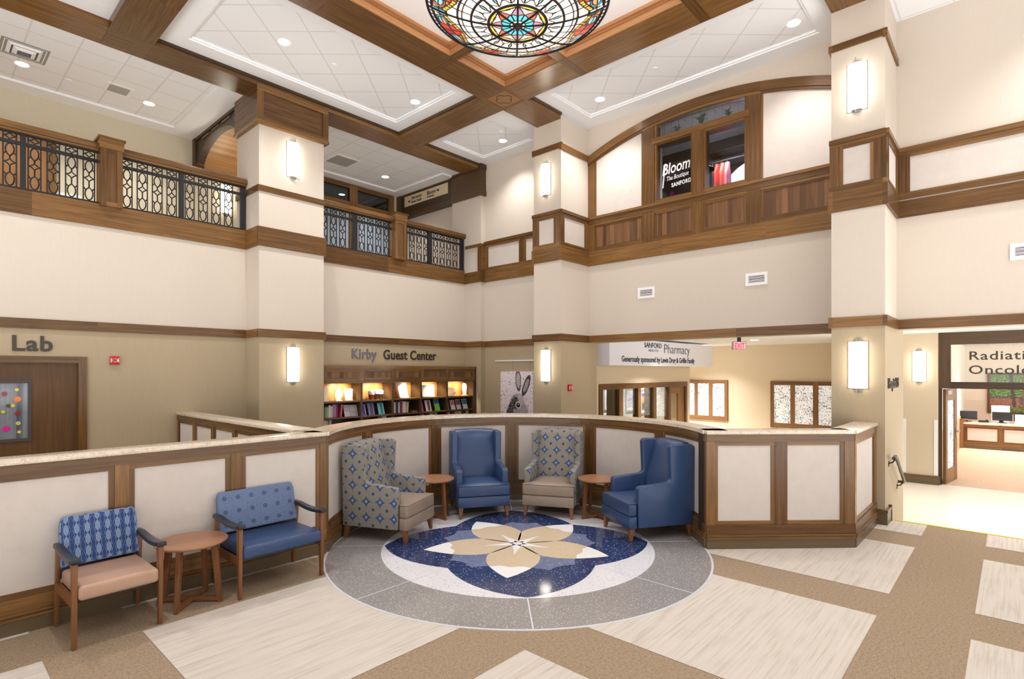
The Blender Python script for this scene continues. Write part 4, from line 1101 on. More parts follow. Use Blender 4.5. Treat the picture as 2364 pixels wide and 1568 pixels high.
def alarm(label, loc, rotz):
    t = thing('fire_alarm', label, 'fire alarm', loc, rotz, 'red fire alarm strobes')
    b = MB(); b.box(-.06, .06, -.04, 0, -.065, .065); b.build('housing', M['red'], t, bevel=.006)
    b = MB(); b.lathe([(.0, 0), (.02, .0), (.036, -.02), (.036, -.03)], 16); b.v = [(v[0]*1.1, v[2]-.03, v[1]*.75) for v in b.v]; b.build('strobe', M['whitegloss'], t, smooth=True)
    b = MB()
    for s in (-.048, .048):
        for k in range(4): b.box(s-.004, s+.004, -.042, -.039, -.03+k*.017, -.02+k*.017)
    b.build('marking', M['whitegloss'], t)
alarm('red fire alarm strobe on the tan wall beside the lab door', (2.185, YW, 2.235), 0)
alarm('red fire alarm strobe on the side of the middle column', (9.12, Y2, 1.73), 0)

# ================================================================== bookcase
bk = thing('bookcase', 'long walnut bookcase with a lit display row below the wall lettering', 'bookcase', (5.5, 10.05, ZL))
ED = [0, .87, 1.65, 2.43, 3.22, 4.1]
zz = lambda z: z-ZL
b = MB()
b.box(0, 4.14, .38, .41, 0, zz(2.15)); 
for i, e in enumerate(ED): b.box(e-.018, e+.018, .0, .38, 0, zz(1.85), 'z')
b.box(4.1, 4.15, -.02, .41, 0, zz(2.17), 'z')
b.build('carcass', M['darkwood'], bk)
for i in range(5):
    for z in (1.44, 1.115, .75, .35, -.15):
        b = MB(); b.box(ED[i]+.018, ED[i+1]-.018, .012, .38, zz(z)-.012, zz(z)+.018, 'x'); b.build('shelf', M['wood'], bk)
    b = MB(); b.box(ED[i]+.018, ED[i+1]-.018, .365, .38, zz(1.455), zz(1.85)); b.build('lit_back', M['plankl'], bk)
b = MB()
b.box(-.02, 4.15, -.02, .38, zz(1.82), zz(1.86), 'x'); b.box(-.02, 4.16, -.035, .38, zz(2.12), zz(2.18), 'x'); b.box(-.02, 4.15, -.01, .02, zz(1.86), zz(2.12), 'x')
for i in range(5):
    x0, x1 = ED[i]+.05, ED[i+1]-.05
    for q in ((ED[i], x0, 1.86, 2.12), (x1, ED[i+1], 1.86, 2.12)): b.box(q[0], q[1], -.025, -.01, zz(q[2]), zz(q[3]), 'z')
    b.box(x0, x1, -.025, -.01, zz(1.86), zz(1.9), 'x'); b.box(x0, x1, -.025, -.01, zz(2.08), zz(2.12), 'x')
    for q in ((x0, x0+.025, 1.9, 2.08), (x1-.025, x1, 1.9, 2.08)): b.box(q[0], q[1], -.018, -.005, zz(q[2]), zz(q[3]), 'z')
    b.box(x0, x1, -.018, -.005, zz(1.9), zz(1.925), 'x'); b.box(x0, x1, -.018, -.005, zz(2.055), zz(2.08), 'x')
b.build('cornice', M['wood'], bk)
for i in range(5):
    b = MB(); b.box(ED[i]+.075, ED[i+1]-.075, -.013, -.008, zz(1.925), zz(2.055)); b.build('header_panel', M['plank'], bk)
for i in range(5):
    lamp('display_bay_light', 'SPOT', (5.5+(ED[i]+ED[i+1])/2+.12, 10.11, 1.80), 30, (1, .8, .55), rot=(rad(34), 0, 0), spot_size=rad(140), spot_blend=.6, shadow_soft_size=.05)
# awards and objects in the display row
SH = 1.462
def award(x, label, prof, y=10.2, th=.03):
    t = thing('glass_award', label, 'award', (x, y, SH), 0, 'glass awards in the lit row')
    b = MB(); b.prism(prof, -th/2, th/2, 'y'); b.build('plaque', M['crystal'], t, bevel=.004)
    b = MB(); b.box(-.07, .07, -.04, .04, 0, .015); b.build('base', M['crystal'], t)
award(5.62, 'rounded glass award at the left end of the lit row', [(-.05, .015), (.05, .015), (.08, .2), (.06, .27), (-.06, .27), (-.08, .2)])
award(5.92, 'leaf shaped glass award in the first lit bay', [(-.05, .015), (.05, .015), (.085, .09), (.085, .17), (.04, .25), (-.03, .31), (-.035, .25), (-.08, .15), (-.085, .09)])
award(6.16, 'square glass award in the first lit bay', [(-.085, .015), (.085, .015), (.085, .24), (-.085, .24)])
award(9.42, 'tall rounded glass award at the right end of the lit row', [(-.05, .015), (.05, .015), (.07, .25), (.04, .31), (-.04, .31), (-.07, .25)])
b = MB(); 
for i in range(30):
    pass
def vase(x, col, label, h, r):
    t = thing('vase', label, 'vase', (x, 10.2, SH), 0, 'pots in the second lit bay')
    b = MB(); b.lathe([(0, 0), (r*.6, 0), (r, h*.55)], 20); b.build('body', solid(col, .4), t, smooth=True)
    b = MB(); b.lathe([(r, h*.55), (r*.98, h*.85), (r*.5, h), (0, h)], 20); b.build('lid', M['whitegloss'], t, smooth=True)
vase(6.70, (140, 62, 34), 'rust red pot with a white top in the second lit bay', .19, .066)
vase(6.82, (96, 62, 44), 'brown striped pot with a white top in the second lit bay', .21, .07)
vase(6.94, (110, 80, 56), 'dark wide pot with a white top, rightmost in the second lit bay', .20, .07)
def panelcard(x, w, h, tilt, label):
    t = thing('display_plaque', label, 'plaque', (x, 10.22, SH))
    b = MB(); s = tilt
    b.prism([(0, 0.01), (w, .01), (w-s, h), (-s, h)], -.012, .004, 'y'); b.build('panel', M['whitegloss'], t)
    b = MB(); b.box(.0, w, -.04, .03, 0, .012); b.build('stand', M['greyp'], t)
panelcard(7.46, .24, .345, .09, 'tilted bright white plaque in the third lit bay')
panelcard(8.10, .36, .28, .03, 'wide bright white plaque in the fourth lit bay')
t = thing('glass_bowl', 'low pale glass piece at the left of the fifth lit bay', 'ornament', (8.98, 10.22, SH))
b = MB(); b.lathe([(0, 0), (.07, 0), (.14, .1), (.12, .17), (.05, .2), (0, .2)], 20); b.build('body', M['crystal'], t, smooth=True)
# books: spines on the second shelf
S2 = 1.137
def book(x, z, w, h, col, label, lean=0, grp='upright books on the dark shelves'):
    t = thing('book', label, 'book', (x, 10.16, z), 0, grp)
    b = MB(); A = Matrix.Rotation(lean, 4, 'Y')
    b.box(0, w, 0, .17, 0, h, M=A); b.build('cover', solid(col, .5), t)
    b = MB(); b.box(w*.12, w*.88, .006, .172, h-.004, h+.001, M=A); b.build('pages', M['whitegloss'], t)
row1 = [((60, 96, 70), .2, 'dark green'), ((130, 168, 130), .2, 'sage green'), ((166, 190, 160), .2, 'pale green'), ((232, 226, 224), .24, 'white'), ((226, 210, 204), .22, 'cream and red'), ((150, 140, 184), .25, 'lavender grey'), ((178, 120, 190), .25, 'mauve'), ((120, 24, 70), .25, 'maroon')]
x = 5.56
for c, h, nme in row1:
    book(x, S2, .04, h, c, nme+' book in the left row on the second shelf'); x += .042
book(5.945, S2, .03, .25, (226, 110, 130), 'leaning pink book ending the left row on the second shelf', .1)
row2 = [((236, 224, 214), .23, 'white'), ((70, 64, 56), .22, 'charcoal'), ((230, 230, 236), .24, 'thin white'), ((40, 54, 84), .24, 'navy'), ((54, 66, 96), .24, 'slate blue'), ((220, 220, 226), .23, 'pale grey'), ((122, 50, 62), .24, 'burgundy'), ((140, 64, 70), .24, 'brick red'), ((206, 206, 226), .25, 'lilac'), ((232, 232, 236), .24, 'bright white'), ((222, 190, 156), .24, 'tan')]
x = 7.19
for c, h, nme in row2:
    book(x, S2, .036, h, c, nme+' book in the middle row on the second shelf'); x += .0375
book(7.615, S2, .03, .235, (234, 214, 180), 'leaning cream book ending the middle row on the second shelf', .07)
t = thing('wooden_tray', 'low wooden block lying beside the middle row of books', 'block', (7.72, 10.13, S2)); b = MB(); b.box(0, .17, 0, .12, 0, .025, 'x'); b.build('block', M['oak'], t); b = MB(); b.box(.03, .14, .02, .1, .025, .035, 'x'); b.build('top', M['furn'], t)
def brochure(x, w, h, c1, c2, label, lean=.09, split=.45, vert=False):
    """face-out booklet tilted back on the shelf"""
    t = thing('booklet', label, 'booklet', (x, 10.13, S2), 0, 'booklets standing face out on the second shelf')
    A = Matrix.Rotation(-.30, 4, 'X')
    b = MB(); b.box(0, w, 0, .012, 0, h, M=A); b.build('cover', solid(c1, .35), t)
    b = MB()
    if vert: b.box(w*.4, w*.75, -.006, 0.0, .01, h*.95, M=A)
    else: b.box(.008, w-.008, -.006, 0.0, h*split, h*.93, M=A)
    b.build('cover_picture', solid(c2, .35), t)
brochure(6.03, .12, .24, (214, 206, 216), (190, 180, 196), 'white booklet face out, left of the grey one in the first bay')
brochure(6.15, .19, .24, (176, 172, 180), (196, 190, 196), 'wide grey booklet face out in the first bay')
brochure(6.42, .12, .23, (150, 160, 226), (44, 62, 160), 'blue and lilac booklet leftmost in the second bay', vert=True)
brochure(6.60, .15, .26, (134, 130, 176), (76, 76, 140), 'slate purple booklet in the middle of the second bay', vert=True)
brochure(6.85, .15, .25, (130, 200, 216), (30, 140, 160), 'teal booklet rightmost in the second bay', vert=True)
brochure(7.97, .10, .25, (196, 70, 160), (214, 110, 180), 'magenta booklet leftmost in the fourth bay')
brochure(8.15, .16, .26, (236, 230, 234), (130, 60, 80), 'white and maroon booklet in the middle of the fourth bay', vert=True)
brochure(8.42, .15, .28, (112, 206, 90), (60, 76, 170), 'green and blue booklet rightmost in the fourth bay', split=.6)
brochure(8.75, .11, .27, (110, 110, 136), (160, 176, 206), 'grey landscape booklet leftmost in the fifth bay', split=.5)
brochure(8.92, .14, .23, (236, 228, 232), (200, 130, 90), 'white booklet with an orange picture in the fifth bay')
brochure(9.11, .14, .24, (226, 216, 226), (110, 84, 110), 'white booklet with a plum picture in the fifth bay')
brochure(9.32, .15, .25, (220, 226, 232), (60, 130, 150), 'white booklet with a teal picture rightmost in the fifth bay')
S3 = .772
for x, c, h, nme in ((5.58, (226, 220, 214), .31, 'white'), (5.63, (206, 200, 180), .305, 'cream'), (5.70, (196, 200, 206), .312, 'pale grey')): book(x, S3, .045, h, c, nme+' book top just showing at the left end of the third shelf')
for i, c in enumerate(((180, 170, 150), (60, 66, 84), (230, 226, 224), (190, 190, 196))): book(8.02+i*.13, S3, .09, .3+.004*i, c, ('tan', 'navy', 'white', 'silver')[i]+' book top just showing on the third shelf of the fourth bay')
for i, c in enumerate(((176, 168, 180), (96, 70, 110), (200, 190, 150), (226, 216, 206), (60, 60, 80), (214, 200, 170))): book(8.80+i*.125, S3, .1, .31+.003*(i % 3), c, ('mauve grey', 'purple', 'olive', 'ivory', 'ink blue', 'sand')[i]+' book top just showing on the third shelf of the fifth bay')
book(6.95, S3, .11, .335, (206, 206, 210), 'grey book top just showing on the third shelf of the second bay')

# ================================================================== hare picture on a hanging rail
t = thing('picture_rail', 'thin white picture rail above the hare print', 'rail', (XW, 8.45, 2.31), -PI/2)
b = MB(); b.box(-1.04, .35, -.02, 0, 0, .025); b.build('rail', M['whitegloss'], t)
for x in (-.46, .1):
    b = MB(); b.tube([(x, -.012, 0), (x, -.012, -.25)], .0025, 4); b.build('hanging_wire', M['greyp'], t)
t = thing('picture', 'tall black and white hare print hanging beside the middle column', 'picture', (XW, 8.72, .93), -PI/2)
b = MB(); b.box(-.57, .48, -.03, -.004, 0, 1.13); b.build('canvas', M['whitegloss'], t)
rr = random.Random(3)
from mathutils import noise as mnoise
def hare(u, v):
    x = u*105; y = v*113
    def ell(cx, cy, a, c, rot):
        X = x-cx; Y = y-cy; r = rad(rot); p = X*math.cos(r)+Y*math.sin(r); q = -X*math.sin(r)+Y*math.cos(r); return math.sqrt((p/a)**2+(q/c)**2)
    nz = mnoise.noise(Vector((x*.35, y*.35, 1))); n2 = mnoise.noise(Vector((x*.9, y*.9, 5)))
    g = .96+.03*nz
    if mnoise.noise(Vector((x*.22, y*.3, 9))) + .5*n2 > .5: g = .3
    e1 = ell(58, 92, 9, 26, 4); e2 = ell(83, 80, 9, 27, -24)
    head = ell(54, 40, 24, 20, 35); neck = ell(38, 22, 14, 34, -28); muz = ell(66, 16, 24, 26, 10)
    fur = abs(mnoise.noise(Vector((x*.5+y*.2, y*.25, 2))))
    if head < 1: g = .38+1.1*fur if (x < 56) else .78+.3*nz
    if neck < 1: g = .08+.95*fur
    if muz < 1 and head >= .8: g = .8-.75*max(0, n2+.1)
    if e1 < 1: g = .74+.25*nz if e1 < .72 else .25+.3*fur
    if e2 < 1: g = .66+.4*nz if e2 < .62 else .2+.3*fur
    ey = ell(58, 33, 6.5, 6, 0)
    if ey < 1.35: g = .95
    if ey < 1: g = .06 if ell(59, 35, 2, 1.6, 0) > 1 else .9
    g = max(.03, min(.98, g)); return (lin(g)*1.0, lin(g*.96), lin(g))
b = MB(); nu, nv = 84, 92
b.grid(lambda u, v: (-.57+1.05*u, -.037, 1.13*v), nu, nv); b.col = [hare(i/nu, j/nv) for j in range(nv+1) for i in range(nu+1)]
b.build('print', M['print'], t, fixn=False)
t = thing('card', 'small white card standing at the low wall beside the hare print', 'card', (9.5, 9.62, .88)); b = MB(); b.box(-.1, .1, -.01, .01, 0, .16); b.build('sheet', M['whitegloss'], t)
b = MB(); b.box(-.35, .3, -.2, .2, -1.18, 0, 'z'); b.build('stand', M['darkwood'], t)

# ================================================================== pharmacy corridor (right, below the mid trim)
b = MB(); b.box(10.1, 18, -5, 14, 2.87, 2.95); b.box(XW+.04, 10.1, -5, 14, 2.84, 2.92); struct(b.build('ceiling_corridor', M['white']))
M['tanlit'] = wallpaint('corridor_tan_wallcover', (212, 197, 172), .03)
PY = 7.0
b = MB()
b.box(XW, 10.64, PY, PY+.15, ZL, 2.87); b.box(15.2, 15.4, PY, PY+.15, ZL, 2.87); b.box(10.64, 15.2, PY, PY+.15, 1.77, 2.87)
struct(b.build('wall_pharmacy', M['tanlit']))
pw = sroot('window_3', 'walnut framed pharmacy screen with glass panes and a door', 'window')
b = MB(); y0, y1 = PY-.02, PY+.13
SX = [(10.62, 10.78), (11.48, 11.656), (12.384, 12.515), (13.197, 13.339), (14.083, 14.186), (15.1, 15.2)]
for q in SX: b.box(q[0], q[1], y0, y1, ZL, 1.66, 'z')
b.box(10.62, 15.2, y0-.005, y1, 1.64, 1.77, 'x')
b.build('frame', M['wood'], pw)
for i in range(4):
    b = MB(); b.box(SX[i][1], SX[i+1][0], PY+.03, PY+.04, ZL, 1.64); b.build('pane', M['glass'], pw)
b = MB()
b.box(14.186, 14.28, PY+.03, PY+.08, ZL, 1.64, 'z'); b.box(14.72, 15.1, PY+.03, PY+.08, ZL, 1.64, 'z'); b.box(14.28, 14.72, PY+.03, PY+.08, 1.45, 1.64, 'x'); lf2 = b.build('door_leaf', M['oak'], pw)
b = MB(); b.box(14.28, 14.72, PY+.05, PY+.06, ZL, 1.45); b.build('door_pane', M['glass'], lf2)
b = MB(); b.box(10, 17.3, 8.6, 8.7, ZL, 2.87); b.box(10, 10.1, PY+.15, 8.6, ZL, 2.87); b.box(10.1, 17.3, PY+.2, 8.6, 2.78, 2.86); struct(b.build('wall_pharmacy_inside', plain('bright_pharmacy_wall', (228, 228, 222), .6)))
for x0, x1, l in ((12.05, 12.3, 'dark brown post behind the first pharmacy pane'), (14.0, 14.25, 'dark brown post behind the fourth pharmacy pane')):
    b = MB(); b.box(x0, x1, 7.55, 7.7, ZL, 2.78, 'z'); struct(b.build('pillar', M['darkwood']))
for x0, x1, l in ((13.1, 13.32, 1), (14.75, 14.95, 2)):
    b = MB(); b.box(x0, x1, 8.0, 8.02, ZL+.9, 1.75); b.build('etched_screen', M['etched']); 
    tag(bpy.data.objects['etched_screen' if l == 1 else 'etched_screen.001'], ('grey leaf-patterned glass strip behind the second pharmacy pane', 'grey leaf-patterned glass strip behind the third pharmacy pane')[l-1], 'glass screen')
def fpic(x0, x1, z0, z1, cols, label):
    t = thing('framed_picture', label, 'picture', ((x0+x1)/2, 8.6, z0), 0, 'framed pictures inside the pharmacy')
    w = (x1-x0)/2; h = z1-z0
    b = MB()
    for q in ((-w, -w+.035, 0, h), (w-.035, w, 0, h), (-w, w, 0, .035), (-w, w, h-.035, h)): b.box(q[0], q[1], -.03, 0, q[2], q[3])
    b.build('frame', M['grille'], t)
    b = MB(); b.box(-w+.03, w-.03, -.012, -.004, .03, h-.03); b.build('mat', M['whitegloss'], t)
    b = MB(); n = len(cols)
    for i, c in enumerate(cols): b.box(-w+.12, w-.12, -.016, -.012, .12+(h-.24)*i/n, .12+(h-.24)*(i+1)/n, m=i)
    b.build('art', [solid(c, .5) for c in cols], t)
fpic(13.3, 14.2, .95, 1.58, [(130, 130, 170), (186, 170, 150), (214, 190, 160), (150, 180, 200)], 'pale lilac framed picture behind the first pharmacy pane')
fpic(14.5, 15.05, .85, 1.55, [(200, 190, 190), (190, 180, 214), (214, 206, 220)], 'narrow pale framed picture behind the second pharmacy pane')
fpic(15.35, 16.0, .74, 1.5, [(80, 74, 60), (70, 90, 50), (220, 150, 50), (236, 170, 70), (76, 90, 190)], 'blue and orange framed landscape behind the third pharmacy pane')
# sign box
t = thing('hanging_sign', 'long white pharmacy sign box hanging under the mid trim', 'sign', (10.44, 6.6, 2.2))
b = MB(); b.box(0, 5.6, 0, .35, 0, .62); b.build('sign_box', plain('white_sign_panel', (236, 238, 250), .35), t)
b = MB(); TL = lambda x, z: Matrix.Translation((x, -.007, z)) @ FY
b.text('Pharmacy', TL(2.55, .33), .34, .001, sx=1.15, offset=-.004); b.text('SANFORD', TL(1.55, .45), .17, .001, sx=1.15, offset=.002); b.text('HEALTH', TL(1.75, .35), .085, .001, sx=1.3, spacing=1.3)
b.text('Generously sponsored by Lewis Drug & Griffin Family', TL(.5, .09), .19, .001, sx=.93, offset=.004)
b.build('lettering', solid((56, 58, 74)), t, fixn=False)
t = thing('exit_sign', 'red lit EXIT sign hanging from the corridor ceiling', 'sign', (12.7, 4.6, 2.56), -PI/2+rad(28))
b = MB(); b.box(-.15, .15, -.02, .03, 0, .18); b.build('housing', M['greyp'], t, bevel=.005)
b = MB(); b.box(-.04, .04, -.01, .02, .18, .31); b.build('bracket', M['blackp'], t)
b = MB(); b.box(-.115, .135, -.024, -.02, .015, .165); b.build('lit_face', emis('exit_pale_red', (255, 150, 160), .8), t)
b = MB(); b.text('EXIT', Matrix.Translation((.01, -.0305, .025)) @ FY, .175, .001, sx=.6, align='CENTER', offset=.002); b.build('letters', emis('exit_red', (236, 40, 60), 1.0), t, fixn=False)
# far corridor wall with etched windows
b = MB(); b.box(17.5, 17.7, 1.6, 14, ZL, 2.95); struct(b.build('wall_corridor', M['tanlit']))
def ewin(n, ys, z0, z1, label):
    w = sroot('window_%d' % n, label, 'window'); b = MB(); x0, x1 = 17.44, 17.5
    b.box(x0, x1, ys[-1], ys[0], z1-.11, z1, 'y'); b.box(x0, x1, ys[-1], ys[0], z0, z0+.13, 'y')
    for i in range(0, len(ys), 2): b.box(x0, x1, ys[i+1], ys[i], z0, z1, 'z')
    b.build('frame', M['oak'], w)
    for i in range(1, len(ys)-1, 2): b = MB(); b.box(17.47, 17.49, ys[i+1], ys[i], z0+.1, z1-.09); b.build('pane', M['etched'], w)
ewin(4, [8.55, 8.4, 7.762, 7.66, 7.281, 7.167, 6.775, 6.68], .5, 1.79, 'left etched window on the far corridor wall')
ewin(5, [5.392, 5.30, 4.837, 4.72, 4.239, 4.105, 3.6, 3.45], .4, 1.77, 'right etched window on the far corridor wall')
# oncology doorway
b = MB(); b.box(14.4, 14.62, 1.158, 2.7, ZL, 2.87); struct(b.build('wall_pier', M['tanlit']))
b = MB(); b.box(14.37, 14.4, 1.14, 2.7, ZL, -.14, m=0); b.box(14.362, 14.4, 1.14, 2.7, -.14, -.12, m=1); b.box(14.4, 14.62, 1.13, 1.158, ZL, -.13, m=0); struct(b.build('baseboard_pier', [M['base'], M['wood']]))
for y, l in ((1.16, 'white corner guard at the right edge of the oncology pier'), (1.70, 'white corner guard at the left edge of the oncology pier')):
    b = MB(); b.box(14.385, 14.4, y, y+.06, -.1, 1.05); tag(b.build('corner_guard', M['whitegloss']), l, 'corner guard')
d3 = sroot('door_3', 'dark framed oncology doorway with a lettered glass transom', 'door')
b = MB(); b.box(14.5, 14.62, 1.10, 1.16, ZL, 1.72, 'z'); b.box(14.5, 14.66, .96, 1.16, 1.71, 2.87, 'z'); b.box(14.5, 14.66, -3, .96, 2.62, 2.87, 'y'); b.box(14.5, 14.66, -3, .96, 1.71, 1.845, 'y'); b.build('frame', M['darkwood'], d3)
b = MB(); b.box(14.57, 14.58, -3, .99, 1.845, 2.62); b.build('transom_pane', M['glass'], d3)
b = MB(); b.text('Radiation', TX(14.565, .68, 2.30), .245, .002, sx=1.18, spacing=1.08, offset=.003); b.text('Oncology', TX(14.565, .68, 2.015), .245, .002, sx=1.18, spacing=1.08, offset=.003); b.build('lettering', M['letters'], d3)
LM = Matrix.Translation((14.62, 1.09, 0)) @ Matrix.Rotation(rad(-8), 4, 'Z')
def lbox(b, x0, x1, y0, y1, z0, z1, g=None): b.box(x0, x1, y0, y1, z0, z1, g, M=LM)
b = MB(); lbox(b, 0, .14, -.048, 0, ZL+.01, 1.69, 'z'); lbox(b, .70, .92, -.048, 0, ZL+.01, 1.69, 'z'); lbox(b, .14, .70, -.048, 0, 1.45, 1.69, 'z'); lbox(b, .14, .70, -.048, 0, ZL+.01, .0, 'z'); lf3 = b.build('leaf', M['oak'], d3)
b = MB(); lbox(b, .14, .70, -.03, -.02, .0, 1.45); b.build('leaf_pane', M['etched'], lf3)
b = MB(); lbox(b, .80, .87, -.058, -.048, .60, .88); b.tube([LM @ Vector(p) for p in ((.835, -.05, .76), (.835, -.11, .76), (.70, -.11, .76))], .016, 8); b.build('handle', M['steel'], lf3)
b = MB(); lbox(b, .02, .32, -.085, -.048, 1.58, 1.66); b.build('door_closer', M['steel'], lf3)
b = MB(); b.box(14.66, 25, 1.25, 1.4, ZL, 2.95, m=0); b.box(25, 25.2, -5, 1.4, ZL, 3.0, m=0); b.box(14.66, 25, 1.23, 1.25, ZL, .65, m=1); b.box(24.97, 25, .75, 1.25, 1.05, 1.09, m=0)
struct(b.build('wall_oncology', [plain('bright_cream_wall', (240, 228, 212), .6), plain('peach_wainscot', (214, 172, 138), .5)]))
b = MB(); b.box(18, 25.2, -5, 1.3, 2.95, 3.0); struct(b.build('ceiling_oncology', M['tile0']))
t = thing('reception_desk', 'low walnut reception desk with white panels in the oncology room', 'desk', (22, -.46, ZL))
b = MB()
b.box(0, .05, -2.0, 1.66, .12, .72, 'y'); b.box(-.02, .0, -2, 1.66, .66, .73, 'y'); b.box(-.02, .0, -2, 1.66, .10, .22, 'y')
for y in (1.58, .735, -.02, -.8): b.box(-.018, 0, y-.075, y+.075, .2, .68, 'z')
b.build('front', M['wood'], t)
for y0, y1 in ((.81, 1.505), (.055, .66), (-.725, -.095)):
    b = MB(); b.box(-.008, .002, y0, y1, .25, .62); b.build('fabric_panel', M['fabric'], t)
b = MB(); b.box(-.05, .75, -2.05, 1.62, .745, .785); b.build('countertop', M['granite'], t)
b = MB(); b.box(-.02, .1, .70, 1.66, 0, .1); b.build('base', M['base'], t)
b = MB(); b.box(-.1, .5, 1.6, 1.68, 0, .86, 'z'); b.lathe([(0, .86), (.12, .86), (.12, .89), (0, .89)], 20, c=(.05, 1.60)); b.build('end_post', M['oak'], t)
def monitor(y, w, label, rot=0):
    t = thing('monitor', label, 'monitor', (22.5, y, .489), rot, 'monitors on the oncology desk')
    b = MB(); b.box(-.02, .02, -w/2, w/2, .07, .33); b.build('screen_back', M['blackp'], t, bevel=.008)
    b = MB(); b.box(.0, .03, -.03, .03, 0, .1); b.box(-.07, .09, -.1, .1, 0, .012); b.build('stand', M['blackp'], t)
monitor(1.08, .5, 'black monitor nearest the end post of the oncology desk', .25)
monitor(.25, .46, 'black monitor in front of the white office chair'); monitor(-.24, .46, 'black monitor behind the white paper at the frame edge')
t = thing('desk_phone', 'black desk phone between the oncology monitors', 'phone', (22.5, .68, .489)); b = MB(); b.box(-.08, .08, -.12, .12, 0, .05); b.build('body', M['blackp'], t); b = MB(); b.box(-.07, .07, -.1, -.05, .05, .075); b.build('handset', M['blackp'], t)
t = thing('paper_notice', 'white paper notice standing on the oncology desk at the frame edge', 'notice', (22.35, -.2, .489)); b = MB(); b.box(-.004, .004, -.16, .16, 0, .28); b.build('sheet', M['whitegloss'], t); b = MB(); b.box(-.006, -.0045, -.02, .12, .2, .22); b.build('print', M['greyp'], t)
t = thing('office_chair', 'white backed office chair behind the oncology desk', 'office chair', (23.2, .3, ZL))
b = MB(); b.box(.1, .16, -.22, .22, .75, 1.28); b.build('backrest', plain('white_chair_back', (236, 236, 244), .5), t, bevel=.02)
b = MB(); b.box(-.25, .2, -.24, .24, .42, .5); b.build('seat', M['blackp'], t, bevel=.02)
b = MB(); b.tube([(0, 0, .08), (0, 0, .44)], .03, 8); b.box(.1, .14, -.03, .03, .45, .9); b.build('post', M['blackp'], t)
for i in range(5):
    a = 2*PI*i/5+.3; b = MB(); b.tube([(0, 0, .1), (.3*math.cos(a), .3*math.sin(a), .07)], [.025, .018], 6); b.lathe([(0, -.02), (.03, -.02), (.03, .02), (0, .02)], 12); 
    n0 = len(b.v)-48; b.v = b.v[:n0]+[(.31*math.cos(a)+v[0], .31*math.sin(a)+v[2], .03+v[1]) for v in b.v[n0:]]; b.build('caster_leg', M['blackp'], t)
# mural
t = thing('mural', 'framed forest photograph on the oncology back wall', 'picture', (24.98, -.7, .70), -PI/2)
b = MB()
for q in ((-1.36, -1.3, -.05, 1.3), (1.3, 1.36, -.05, 1.3), (-1.36, 1.36, -.06, 0), (-1.36, 1.36, 1.25, 1.31)): b.box(q[0], q[1], -.05, 0, q[2], q[3])
b.build('frame', solid((110, 60, 40)), t)
def forest(u, v):
    x = u*26; y = v*12.5; n1 = mnoise.noise(Vector((x*.8, y*.9, 3))); n2 = mnoise.noise(Vector((x*2.5, y*2.5, 7)))
    if v < (.10+.05*n1 if x < 8 else .20+.07*n1): c = (.42+.35*n2, .52+.35*n2, .2+.1*n2)
    elif v < .36 and x < 7.5+2*n1: c = (.62+.2*n2, .45+.15*n2, .38+.1*n2)
    elif v < .42: c = (.4+.2*n2, .36+.15*n2, .42+.2*n2)
    else: c = (.40+.4*n2, .55+.35*n2, .32+.25*n2)
    for tx, w, s, col in ((6.2, .55, -.09, (.34, .28, .27)), (9.0, .9, .02, (.52, .40, .32)), (10.6, .3, 0, (.45, .36, .3)), (12.6, .8, .03, (.48, .36, .3)), (17, .8, -.03, (.4, .32, .28)), (21, .7, .05, (.5, .38, .3))):
        if abs(x-tx-s*(y-3)*1.0) < w/1.15 and v > .12+.05*n1: c = tuple(q*(1+.3*n2) for q in col)
    return tuple(lin(max(0, min(1, q))) for q in c)
b = MB(); nu, nv = 130, 64; b.grid(lambda u, v: (-1.3+2.6*u, -.026, 1.25*v), nu, nv); b.col = [forest(i/nu, j/nv) for j in range(nv+1) for i in range(nu+1)]; b.build('print', M['print'], t, fixn=False)
# handrail on the right column's side and column base
t = thing('handrail', 'short dark metal handrail on the side of the right column by the steps', 'handrail', (9.0, Y3, .9))
b = MB(); b.tube([(.0, -.075, -.02), (.12, -.08, 0), (.22, -.08, -.04), (.93, -.08, -.46), (.95, -.07, -.48), (.95, -.0, -.48)], .022, 10); b.build('rail', plain('bronze_metal_rail', (84, 76, 68), .3, .8), t, smooth=True)
for x, z in ((.12, -.02), (.85, -.44)):
    b = MB(); b.tube([(x, -.08, z-.02), (x, -.05, z-.07), (x, 0, z-.09)], .009, 6); b.box(x-.02, x+.02, -.008, 0, z-.13, z-.06); b.build('bracket', plain('dark_bracket', (50, 46, 44), .35, .8), t)
b = MB()
for q in ((XC-.03, XC+.02, Y3-.02, 1.36), (XC-.03, 9.12, Y3-.03, Y3+.02)): b.box(q[0], q[1], q[2], q[3], 0, .17, m=0); b.box(q[0]-.008, q[1], q[2]-.008, q[3], .17, .2, m=1)
struct(b.build('baseboard_column', [M['base'], M['wood']]))
b = MB(); b.box(9.12, 9.14, Y3-.04, Y3+.02, 0, .22); struct(b.build('trim_base_end', M['darkwood']))
